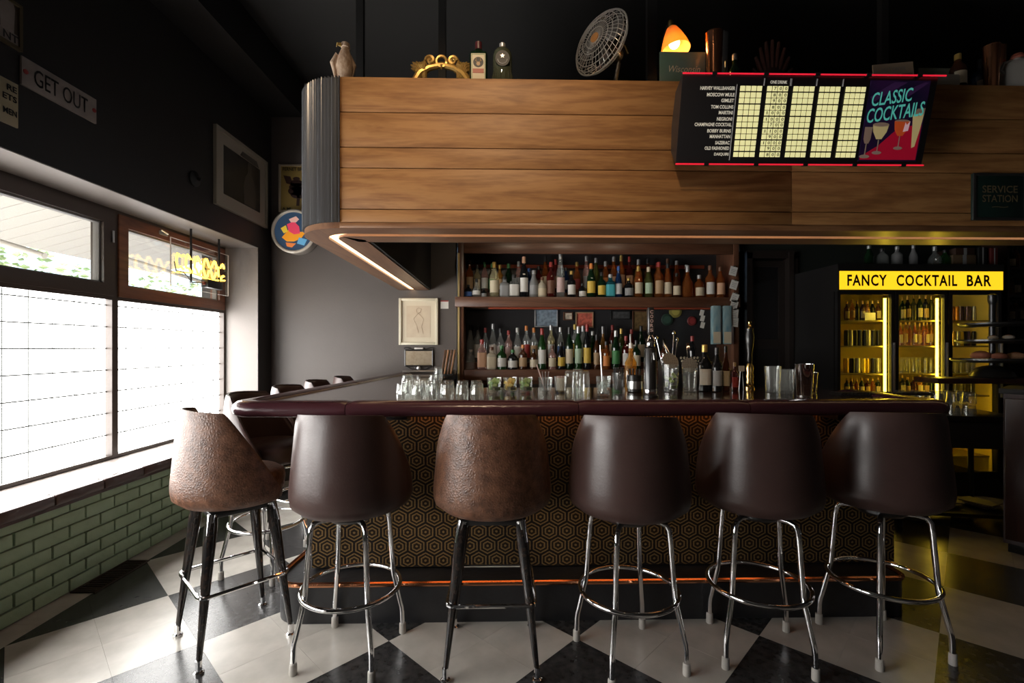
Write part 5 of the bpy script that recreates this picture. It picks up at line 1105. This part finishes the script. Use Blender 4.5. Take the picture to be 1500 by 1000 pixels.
obj('frame', MB().bb((-w/2, -.02, 0), (-w/2+.015, -.001, h)).bb((w/2-.015, -.02, 0), (w/2, -.001, h)).bb((-w/2+.015, -.02, 0), (w/2-.015, -.001, .015)).bb((-w/2+.015, -.02, h-.015), (w/2-.015, -.001, h)), pm('dim_brass_frame', (.12, .09, .05), .4, .4), t)
obj('print', MB().bb((-w/2+.015, -.01, .015), (w/2-.015, -.001, h-.015)), pm('brown_card', (.06, .042, .028), .6), t); obj('figure', MB().prism([(-.03, 0), (-.035, .12), (-.02, .17), (0, .20), (.02, .17), (.035, .12), (.03, 0)], 0, .002, M=FACE.to_3x3(), o=(w*.12, -.011, h*.3)), M_wb, t)
obj('caption_strip', MB().bb((-w/2+.015, -.012, .015), (w/2-.015, -.010, .07)), M_wb, t); letter('lettering', 'NT', t, face_at(w*.40, -.0135, .043), .038, M_ink, align='RIGHT', bold=.02)
d0, zt = onL(312, 181); d1, _ = onL(388, 0); zb = onL(312, 298)[1]
t = empty('framed_photograph', cw(AF, (d0+d1)/2, zb), -TH+PI/2, 'dark portrait photograph with a wide cream mount in the wall corner', 'picture'); w, h = d1-d0, zt-zb
obj('frame', MB().bb((-w/2, -.03, 0), (-w/2+.03, -.001, h)).bb((w/2-.03, -.03, 0), (w/2, -.001, h)).bb((-w/2+.03, -.03, 0), (w/2-.03, -.001, .03)).bb((-w/2+.03, -.03, h-.03), (w/2-.03, -.001, h)), pm('pale_frame', (.30, .26, .20), .4), t)
b_ = .12; obj('mount', MB().bb((-w/2+.03, -.014, .03), (w/2-.03, -.001, h-.03)), pm('grey_cream_mount', (.33, .28, .22), .6), t); pr = obj('print', MB().bb((-w/2+b_, -.016, b_), (w/2-b_, -.014, h-b_)), pm('dark_photo', (.022, .02, .02), .3, noise=(4, (.05, .042, .036), .2)), t)
obj('figure', MB().prism([(-.09, 0), (-.10, .16), (-.07, .25), (-.03, .30), (-.035, .36), (-.02, .40), (.02, .40), (.035, .36), (.03, .30), (.07, .25), (.11, .14), (.10, 0)], 0, .001, M=FACE.to_3x3(), o=(w*.13, -.016, b_+.01)), pm('photo_grey', (.085, .07, .055), .4), pr)
obj('lampshade', MB().prism([(-.16, 0), (.16, 0), (.12, .05), (-.12, .05)], 0, .001, M=FACE.to_3x3(), o=(w*.13, -.0175, b_+.42)), MATS['photo_grey'], pr)
t = empty('wall_hook', cw(AF, onL(284, 262)[0], onL(284, 262)[1]), -TH+PI/2, 'small black fitting on the window wall before the portrait photograph', 'fitting'); obj('plate', MB().lathe([(.06, 0), (.06, .012), (.02, .03), (.004, .032)], 18, M=Matrix.Rotation(PI/2, 3, 'X')), M_beam, t); obj('stub', MB().cyl((0, -.03, 0), (0, -.06, -.01), .012), M_beam, t)
# poster and round sign on the grey wall by the canopy
a, b = onY(409, 241, YB), onY(466, 311, YB); t = picture('vintage_poster', 'yellow vintage drinks poster with a striped figure, half behind the ribbed corner', 'poster', a.x, b.x, b.z, a.z, YB, pm('poster_edge', (.36, .30, .22), .5), .02, .018, pm('poster_yellow', (.38, .26, .07), .5, noise=(3, (.30, .20, .06), .3))); w, h = b.x-a.x, a.z-b.z
letter('lettering', 'FERNET BRANCA', t, face_at(0, -.0085, h*.90), h*.075, M_ink, width=w*.8, bold=.02); letter('lettering', 'A MI', t, face_at(-w*.3, -.0085, h*.07), h*.06, M_ink, width=w*.22, bold=.02)
m = MB()
for k, (x, z, r) in enumerate(((0, .70, .035), (0, .60, .07), (.01, .52, .085), (.01, .44, .095), (.02, .37, .08))): m.lathe([(r, 0), (r*.9, .002)], 18, (x-.02, -.008, h*z), M=Matrix.Diagonal((1, 1, .55)) @ Matrix.Rotation(PI/2, 3, 'X'))
m.prism([(-.02, 0), (-.01, .16), (.02, .16), (.01, 0)], 0, .002, M=FACE.to_3x3(), o=(0, -.008, h*.13)).prism([(-.10, .02), (-.13, .10), (-.06, .09), (-.03, 0)], 0, .002, M=FACE.to_3x3(), o=(-.02, -.008, h*.56)); obj('figure', m, pm('poster_maroon', (.045, .018, .014), .6), t)
c = onY(431, 339, YB-.12); t = empty('round_wall_sign', c, 0, 'round rimmed lightbox sign with a bright dancing figure below the ribbed corner', 'sign'); r = .215
obj('case', MB().lathe([(r, -.11), (r, .0), (r*.96, .015), (r*.96, -.11)], 40, M=Matrix.Rotation(PI/2, 3, 'X')), pm('sign_case', (.22, .19, .17), .4), t); obj('rim', MB().tube([(r*.95*math.cos(q), -.012, r*.95*math.sin(q)) for q in [2*PI*k/48 for k in range(48)]], .016, 8, closed=True), pm('cream_enamel_rim', (.50, .45, .38), .3), t)
fc = obj('face', MB().lathe([(r*.90, .0), (r*.90, .004), (.004, .004)], 36, M=Matrix.Rotation(PI/2, 3, 'X')), emat('sign_navy_face', (.03, .06, .11), .5), t)
for k, (col, P) in enumerate((((.85, .32, .02), [(-.12, -.06), (-.05, .02), (.02, -.01), (.12, .0), (.07, -.07), (.0, -.10), (-.07, -.10)]), ((.75, .06, .12), [(-.05, .0), (-.07, .07), (.0, .10), (.05, .05), (.06, -.02), (.0, -.03)]), ((.75, .42, .35), [(-.03, .09), (-.05, .12), (.02, .15), (.05, .12), (.02, .09)]), ((.8, .55, .05), [(-.10, -.02), (-.13, .03), (-.08, .06), (-.06, .0)]), ((.12, .35, .55), [(.05, -.06), (.13, -.08), (.10, -.14), (.03, -.12)]), ((.7, .2, .05), [(-.08, -.11), (.02, -.12), (-.02, -.16), (-.07, -.15)]))):
    obj('painted_shape', MB().prism(P, 0, .002, M=FACE.to_3x3(), o=(0, -.0045-.0004*k, 0)), emat('sign_colour_%s' % 'abcdef'[k], col, .45), fc)
obj('bracket', MB().bb((-.03, .08, -.03), (.03, .121, .03)), M_black, t)
# neon sign hanging in the window
dN = 4.03; aN = -2.60; zt = ZH-.004; t = empty('neon_window_sign', cw(aN, dN, 1.86), -TH+PI/2, 'yellow neon script sign in a clear frame hung in the window recess', 'neon sign')
def ln(px, py): return  # helper kept local
w = .74; m = MB()
for x in (-.16, .21): obj('hanging_rod', MB().cyl((x, 0, .02), (x, 0, zt-1.86), .009), M_black, t)
obj('acrylic_sheet', MB().bb((-w/2, .012, -.03), (w/2, .016, .34)), glass('acrylic', (.97, .97, .96), 1.), t)
obj('sheet_edge', MB().bb((-w/2-.003, .010, -.033), (-w/2, .018, .343)).bb((w/2, .010, -.033), (w/2+.003, .018, .343)).bb((-w/2, .010, .34), (w/2, .018, .343)).bb((-w/2, .010, -.033), (w/2, .018, -.03)), pm('frosted_acrylic_edge', (.6, .52, .45), .4), t)
M_ny = emat('yellow_neon', (1., .62, .08), 4.)
for k in range(6):
    cx = -w*.38 + k*.105; q = [(cx+.045*math.cos(b)*(1 if i % 2 else 1), 0, .17-.022*k*0 + .06*math.sin(b) + .02*math.sin(3*b+k)) for i, b in enumerate([.5 + 5.2*j/16 for j in range(17)])]
    obj('neon_tube', MB().tube(q, .009, 8), M_ny, t)
obj('neon_tube', MB().tube([(-w*.44, 0, .08), (-w*.2, 0, .10), (.1, 0, .075), (w*.40, 0, .10)], .007, 8), M_ny, t)
tr = obj('transformer', MB().bb((-.02, -.05, .0), (.19, .01, .07), .006), M_black, t); obj('terminal', MB().cyl((-.04, -.02, .035), (-.02, -.02, .035), .012).cyl((.19, -.02, .035), (.21, -.02, .035), .012), pm('red_insulator', (.30, .06, .03), .3), tr)
obj('cable', MB().tube([(-.03, -.02, .03), (-.10, -.03, .03), (-.18, -.02, .02), (-.26, -.01, .09), (-.33, 0, .09), (-.35, 0, .16)], .005, 6), M_black, t)
# ------------------------------------------------------------------ yellow lit fridge
YR = 4.25; fx0, fx1 = onY(1226, 500, YR).x, onY(1468, 500, YR).x; fz1 = onY(1340, 387, YR).z
M_int = pm('yellow_fridge_lining', (.75, .58, .12), .5); M_fsh = pm('fridge_wire_shelf', (.35, .28, .10), .4, .4)  # whitish lining coloured with the yellow light of the tubes
fr = empty('display_fridge', ((fx0+fx1)/2, YR+.3, 0), 0, 'tall black three door drinks fridge glowing yellow under a lit sign', 'fridge')
YI = YR + .62
obj_ = lambda n, mb, m, **k: wobj(n, mb, m, fr, **k)
b1, b2 = [onY(q, 500, YR+.02).x for q in (1308.5, 1387)]
gz1 = onY(1300, 431, YR).z; gz0 = .22
obj_('cabinet', MB().bb((fx0, YR+.04, 0), (fx0+.025, YI, fz1)).bb((fx1-.025, YR+.04, 0), (fx1, YI, fz1)).bb((fx0+.025, YR+.04, fz1-.03), (fx1-.025, YI, fz1)).bb((fx0+.025, YR+.04, 0), (fx1-.025, YI, .18)).bb((fx0+.025, YI-.02, .18), (fx1-.025, YI, fz1-.03)), M_black)
obj_('lining', MB().bb((fx0+.026, YI-.03, .181), (fx1-.026, YI-.021, gz1+.10)).bb((fx0+.026, YR+.06, .181), (fx0+.032, YI-.03, gz1+.05)).bb((fx1-.032, YR+.06, .181), (fx1-.026, YI-.03, gz1+.05)), M_int)
sz0, sz1 = onY(1300, 424, YR-.02).z, onY(1300, 397, YR-.02).z
lbx = obj_('sign_box', MB().bb((fx0-.0, YR-.015, sz0-.012), (fx1, YR+.04, fz1)), M_black)
sg = wobj('sign_face', MB().bb((fx0+.012, YR-.02, sz0), (fx1-.012, YR-.0145, sz1)), emat('yellow_backlit_sign', (1., .60, .015), 1.15), lbx)
def signtext(s, px0, px1):
    a, b = onY(px0, 410, YR-.0215), onY(px1, 410, YR-.0215)
    o = letter('lettering', s, lbx, wmat(lbx).inverted() @ face_at((a.x+b.x)/2, YR-.0225, (sz0+sz1)/2), (sz1-sz0)*.62, M_ink, width=b.x-a.x, bold=.028, spacing=1.15)
signtext('FANCY', 1241, 1299); signtext('COCKTAIL', 1313, 1402); signtext('BAR', 1416, 1452)
M_gd = glass('fridge_door_glass', (.96, .97, .95), .9)
for k, (xa_, xb_) in enumerate(((fx0+.005, b1-.006), (b1+.006, b2-.012), (b2+.004, fx1-.005))):
    wd = .028 if k < 2 else .03; m = MB().bb((xa_, YR, .16), (xa_+wd, YR+.035, gz1+.03)).bb((xb_-wd, YR, .16), (xb_, YR+.035, gz1+.03)).bb((xa_+wd, YR, gz1), (xb_-wd, YR+.035, gz1+.03)).bb((xa_+wd, YR, .16), (xb_-wd, YR+.035, gz0))
    dd = obj_('door', m, M_black); wobj('pane', MB().bb((xa_+wd, YR+.012, gz0), (xb_-wd, YR+.02, gz1)), M_gd, dd); wobj('handle', MB().bb((xb_-.014, YR-.02, .9), (xb_-.006, YR, 1.4)), M_alu, dd)
obj_('kick_grille', MB().bb((fx0, YR+.01, 0), (fx1, YR+.04, .15)), M_blackm)
M_led = emat('yellow_fridge_tube', (1., .68, .05), 17.)
for x in (b1-.045, b2-.055): obj_('light_tube', MB().cyl((x, YR+.06, .3), (x, YR+.06, gz1-.03), .011, n=10), M_led)
YS = YR + .22; shz = [onY(1300, y, YS-.06).z for y in (469.5, 506.5, 546.5, 578)]; shz.append(shz[-1]-.28); shz.append(shz[-1]-.28)
for z in shz: obj_('shelf', MB().bb((fx0+.034, YR+.08, z-.012), (fx1-.034, YI-.04, z)), M_fsh)
CM = {}
def can(pos, h, r, col, lab, grp):
    if col not in CM: CM[col] = MB().lathe([(.86, 0), (1, .04), (1, .90), (.86, .97), (.84, 1.), (.8, .985), (.01, .985)], 14).mesh('drink_can', pm(col.replace(' ', '_')+'_can', {'gold': (.55, .36, .06), 'amber': (.6, .25, .03), 'purple': (.16, .10, .22), 'silver': (.5, .5, .5), 'black': (.02, .02, .02), 'yellow': (.75, .55, .05), 'green': (.06, .2, .05)}[col], .3, .5), 40); CM[col+'r'] = MB().lathe([(.87, .985), (.87, 1.0), (.80, 1.003)], 14, caps=False).mesh('rim', M_alu, 40)
    o = obj('drink_can', CM[col], None, None, lab, 'can', grp); o.location = pos; o.scale = (r, r, h); obj('rim', CM[col+'r'], None, o)
SN = ('top', 'second', 'third', 'fourth'); DN = ('first', 'middle', 'third')
bays = [(onY(1236, 500, YS).x, onY(1290, 500, YS).x), (onY(1317, 500, YS).x, onY(1368, 500, YS).x), (onY(1388, 500, YS).x, onY(1428, 500, YS).x)]
stock = {(0, 0): ('b', 7, ['brown', 'gold', 'black'], .20), (1, 0): ('c', 8, ['black', 'silver', 'black', 'black'], .15), (2, 0): ('c', 7, ['gold', 'black', 'silver', 'yellow'], .14), (3, 0): ('b', 7, ['dark green', 'red', 'amber'], .15),
         (0, 1): ('b', 6, ['dark green', 'black', 'olive'], .24), (1, 1): ('b', 8, ['amber', 'gold', 'amber'], .23), (2, 1): ('g', 6, [], .15), (3, 1): ('b', 6, ['black', 'dark green', 'red', 'gold'], .17),
         (0, 2): ('c', 8, ['amber', 'amber', 'amber', 'purple', 'purple', 'purple', 'purple', 'silver'], .14), (1, 2): ('c', 7, ['gold', 'gold', 'silver', 'yellow', 'black', 'purple', 'black'], .14), (2, 2): ('g', 5, [], .13), (3, 2): ('g', 5, [], .12)}
for (s, bay), (typ, n, cols, h) in stock.items():
    xa_, xb_ = bays[bay]
    for i in range(n):
        x = xa_ + (xb_-xa_)*(i+.5)/n; p = (x, YS+random.uniform(-.01, .01), shz[s]+.001); rr = (xb_-xa_)/n*.44; wh = f'{ORD[i]} along the {SN[s]} fridge shelf, {DN[bay]} door'
        grp = f'{SN[s]} fridge shelf behind the {DN[bay]} door'
        if typ == 'b': bottle(p, h*random.uniform(.93, 1.05), min(rr, .032), 'wine' if i % 2 else 'round', cols[i % len(cols)], ('cream', 'tan', None)[i % 3], 'gold', f'small {cols[i % len(cols)]} bottle, {wh}', grp)
        elif typ == 'c': can(p, h, min(rr, .033), cols[i % len(cols)], f'{cols[i % len(cols)]} drinks can, {wh}', grp)
        else: tumbler(p, round(min(rr, .034), 3), h, f'upturned clear glass, {wh}', grp, G_thin, flip=True, name='chilled_glass', fl=0)
p = Vector((onY(1272, 459, YS-.03).x, YS-.05, shz[0])); t = empty('price_card', p, 0, 'bright white card on the top fridge shelf behind the first door', 'card'); obj('card', MB().bb((-.05, -.004, 0), (.05, 0, .075)), pm('bright_white_card', (.8, .8, .78), .5), t); obj('stand', MB().bb((-.03, 0, 0), (.03, .03, .006)), M_alu, t)
# things on top of the fridge
for i, (px, y, r, typ, col, cap) in enumerate(((1273, 360, .04, 'tall', 'dark green', 'silver'), (1292, 364, .05, 'squat', 'clear', 'black'), (1314, 361, .045, 'round', 'silver', 'silver'), (1338, 359, .034, 'tall', 'silver', 'silver'), (1369, 361, .055, 'decanter', 'clear', 'silver'), (1384, 366, .045, 'squat', 'green', 'black'))):
    q = onY(px, y, YR+.2); bottle((q.x, YR+.2, fz1), q.z-fz1, r, typ, col, None, cap, f'{col} {typ} bottle with {cap} cap, {ORD[i]} along the fridge top', 'bottles on the fridge')
for i, (x0, x1, y, m) in enumerate(((1396, 1430, 373, 'tan'), (1400, 1428, 363, 'brown'), (1434, 1446, 362, 'black'), (1452, 1462, 363, 'red'))):
    a, b = onY(x0, y, YR+.15), onY(x1, y, YR+.15); z0 = fz1 if i != 1 else onY(x0, 373, YR+.15).z + .001; t = empty('carton', ((a.x+b.x)/2, YR+.25, z0), 0, f'{m} carton, {ORD[i]} of the boxes on the fridge top near the service shelf', 'box', 'boxes on the fridge')
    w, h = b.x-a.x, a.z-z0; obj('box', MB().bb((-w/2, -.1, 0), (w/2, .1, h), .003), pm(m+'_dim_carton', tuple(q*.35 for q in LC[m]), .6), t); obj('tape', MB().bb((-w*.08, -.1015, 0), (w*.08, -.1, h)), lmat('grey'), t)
# ------------------------------------------------------------------ service corner at the dark end
M_st = pm('dark_steel', (.05, .05, .052), .3, .8)
c = cw(3.36, 3.78, 0); t = empty('work_table', c, -TH-.18, 'dark steel work table with a lower shelf beyond the bar end', 'table')
tz = .85; obj('top', MB().bb((-.42, -.26, tz-.04), (.42, .26, tz), .004), M_st, t); obj('apron', MB().bb((-.40, -.24, tz-.24), (.40, .24, tz-.042)), M_blackm, t); obj('lower_shelf', MB().bb((-.40, -.24, .10), (.40, .24, .125)), M_st, t)
for sx in (-1, 1):
    for sy in (-1, 1): obj('leg', MB().cyl((sx*.385, sy*.23, 0), (sx*.385, sy*.23, tz-.04), .02), M_st, t)
Mt = wmat(t)
for k in range(3):
    q = empty('paper_bundle', Mt @ Vector((-.27+k*.27, -.03, .1262)), k*.15, ('crumpled white papers on the low table shelf, nearest the bar', 'grey papers in the middle of the low table shelf', 'white papers at the far end of the low shelf')[k], 'papers', 'papers under the work table')
    for j in range(3): obj('sheet', MB().box((random.uniform(-.02, .02), random.uniform(-.02, .02), .012+j*.016), (.16, .2, .008), random.uniform(-.3, .3)), pm('crumpled_paper', (.20, .18, .15), .8, bump=(20, .8)), q)
for j in range(2):
    for i in range(5):
        for r in range(2):
            q = Mt @ Vector((-.33+i*.105+.02*r, -.20+r*.11, tz+j*.088)); tumbler(q, .042, .085, f'upturned bar glass on the steel table, {("lower", "upper")[j]} layer, {("front", "back")[r]} row, {ORD[i]} from the bar', 'glasses on the work table', G_tum, name='bar_glass', fl=.05)
# dark cabinet at the edge
M_cab = wood('dark_red_cabinet_wood', (.022, .007, .006), (.035, .011, .009), (.05, .018, .013), 2, .35, 1., .3)
t = empty('host_cabinet', cw(3.64, 3.0, 0), -TH-math.radians(52), 'dark red brown wooden cabinet at the far end of the room', 'cabinet'); obj('body', MB().bb((-.37, -.18, .06), (.37, .20, 1.05)), M_cab, t); obj('counter_top', MB().bb((-.39, -.20, 1.05), (.39, .22, 1.085), .004), M_blackm, t); obj('plinth', MB().bb((-.35, -.16, 0), (.35, .18, .06)), M_blackm, t)
for s in (-1, 1): dd = obj('door', MB().bb((s*.185-.175, -.20, .09), (s*.185+.175, -.18, 1.02), .004), M_cab, t); obj('knob', MB().ball((s*.03, -.212, .58), .013, 10), M_brass, dd)
q = empty('napkin_sheet', cw(3.60, 3.02, 1.086), .2, 'loose white papers on the red brown cabinet top', 'papers'); obj('sheet', MB().box((0, 0, .008), (.28, .2, .016), .1), pm('loose_white_paper', (.34, .31, .27), .7, bump=(15, .6)), q); obj('sheet', MB().box((.03, .02, .02), (.24, .18, .008), -.25), MATS['loose_white_paper'], q)
# service ledge with tiered tray stand
t = empty('service_ledge', cw(3.95, 4.08, 0), -TH, 'dark wooden service ledge in front of the fridge corner', 'counter'); obj('ledge', MB().bb((-.42, -.12, 1.055), (.9, .12, 1.10), .004), M_cab, t); obj('leg', MB().bb((.38, -.10, 0), (.43, .10, 1.055)), M_blackm, t); obj('leg', MB().bb((.80, -.10, 0), (.85, .10, 1.055)), M_blackm, t)
c = cw(4.07, 4.05, 1.10); t = empty('tiered_stand', c, 0, 'black three tier tray stand with steel column before the glowing fridge', 'tray stand')
obj('column', MB().cyl((0, 0, .0), (0, 0, .62), .022), M_st, t); obj('finial', MB().lathe([(.022, .62), (.03, .65), (.03, .70), (.01, .71)], 16), M_st, t); obj('base', MB().lathe([(.14, 0), (.15, .012), (.13, .05), (.10, .085), (.05, .10), (.004, .11)], 24), M_black, t)
for k, (z, r) in enumerate(((.13, .27), (.29, .24), (.43, .22))): obj('tray', MB().lathe([(r*.9, z), (r, z+.018), (r, z+.032), (r*.97, z+.03), (.024, z+.02)], 32), M_black, t)
for i, (dx, dy, r, col, z) in enumerate(((-.17, -.07, .07, (.35, .12, .07), .155), (-.10, -.15, .055, (.28, .10, .06), .155), (.05, -.14, .06, (.40, .22, .12), .155), (.0, -.13, .04, (.30, .26, .22), .315), (-.1, -.1, .035, (.25, .2, .15), .315))):
    q = empty('pastry', c+Vector((dx, dy, z+.012)), i, ('reddish round pastry on the lowest tray, outer edge', 'small reddish pastry on the lowest tray', 'tan round pastry on the lowest tray by the column', 'pale bun on the middle tray', 'small beige bun on the middle tray')[i], 'pastry', 'pastries on the tray stand'); obj('bun', MB().lathe([(r*.8, 0), (r, r*.25), (r*.85, r*.6), (r*.4, r*.8), (.003, r*.85)], 16), pm('pastry_%s' % 'abcde'[i], col, .5, bump=(40, .3)), q); obj('glaze', MB().lathe([(r*.7, r*.68), (r*.4, r*.82), (.003, r*.88)], 14), pm('glaze', (.4, .18, .1), .2), q)
# shelf at the far dark wall with a few bottles
a = onY(1476, 470, 4.7); t = empty('corner_shelf', Vector((a.x+.30, 4.9, 0)), 0, 'dim wall shelves beside the fridge holding a few bottles', 'shelf')
for y in (470, 432, 392): z = onY(1476, y, 4.7).z; obj('shelf_board', MB().bb((-.32, -.24, z-.025), (.38, .018, z)), M_cab, t)
obj('upright', MB().bb((-.345, -.24, 0), (-.322, .018, 2.45)), M_cab, t); obj('upright', MB().bb((.382, -.24, 0), (.405, .018, 2.45)), M_cab, t)
k = 0
for y, pxs in ((470, (1480, 1488, 1496)), (432, (1480, 1489, 1497)), (392, (1481, 1488))):
    for px in pxs:
        z = onY(1476, y, 4.7).z; x = onY(px, y, 4.76).x; bottle((x, 4.76, z), .2+.02*(k % 3), .034, ('round', 'wine', 'squat')[k % 3], ('red', 'brown', 'dark green', 'amber')[k % 4], ('cream', None)[k % 2], 'black', f'dim bottle on the wall shelves past the fridge, {ORD[k]} counted from below', 'bottles on the corner shelf'); k += 1
t = empty('white_card', (onY(1495, 360, 4.7).x, 4.62, onY(1476, 392, 4.7).z), 0, 'small white card standing on the highest corner shelf', 'card'); obj('card', MB().bb((-.04, -.004, 0), (.04, 0, .10)), lmat('white'), t); obj('stand', MB().bb((-.02, 0, 0), (.02, .03, .004)), M_alu, t)
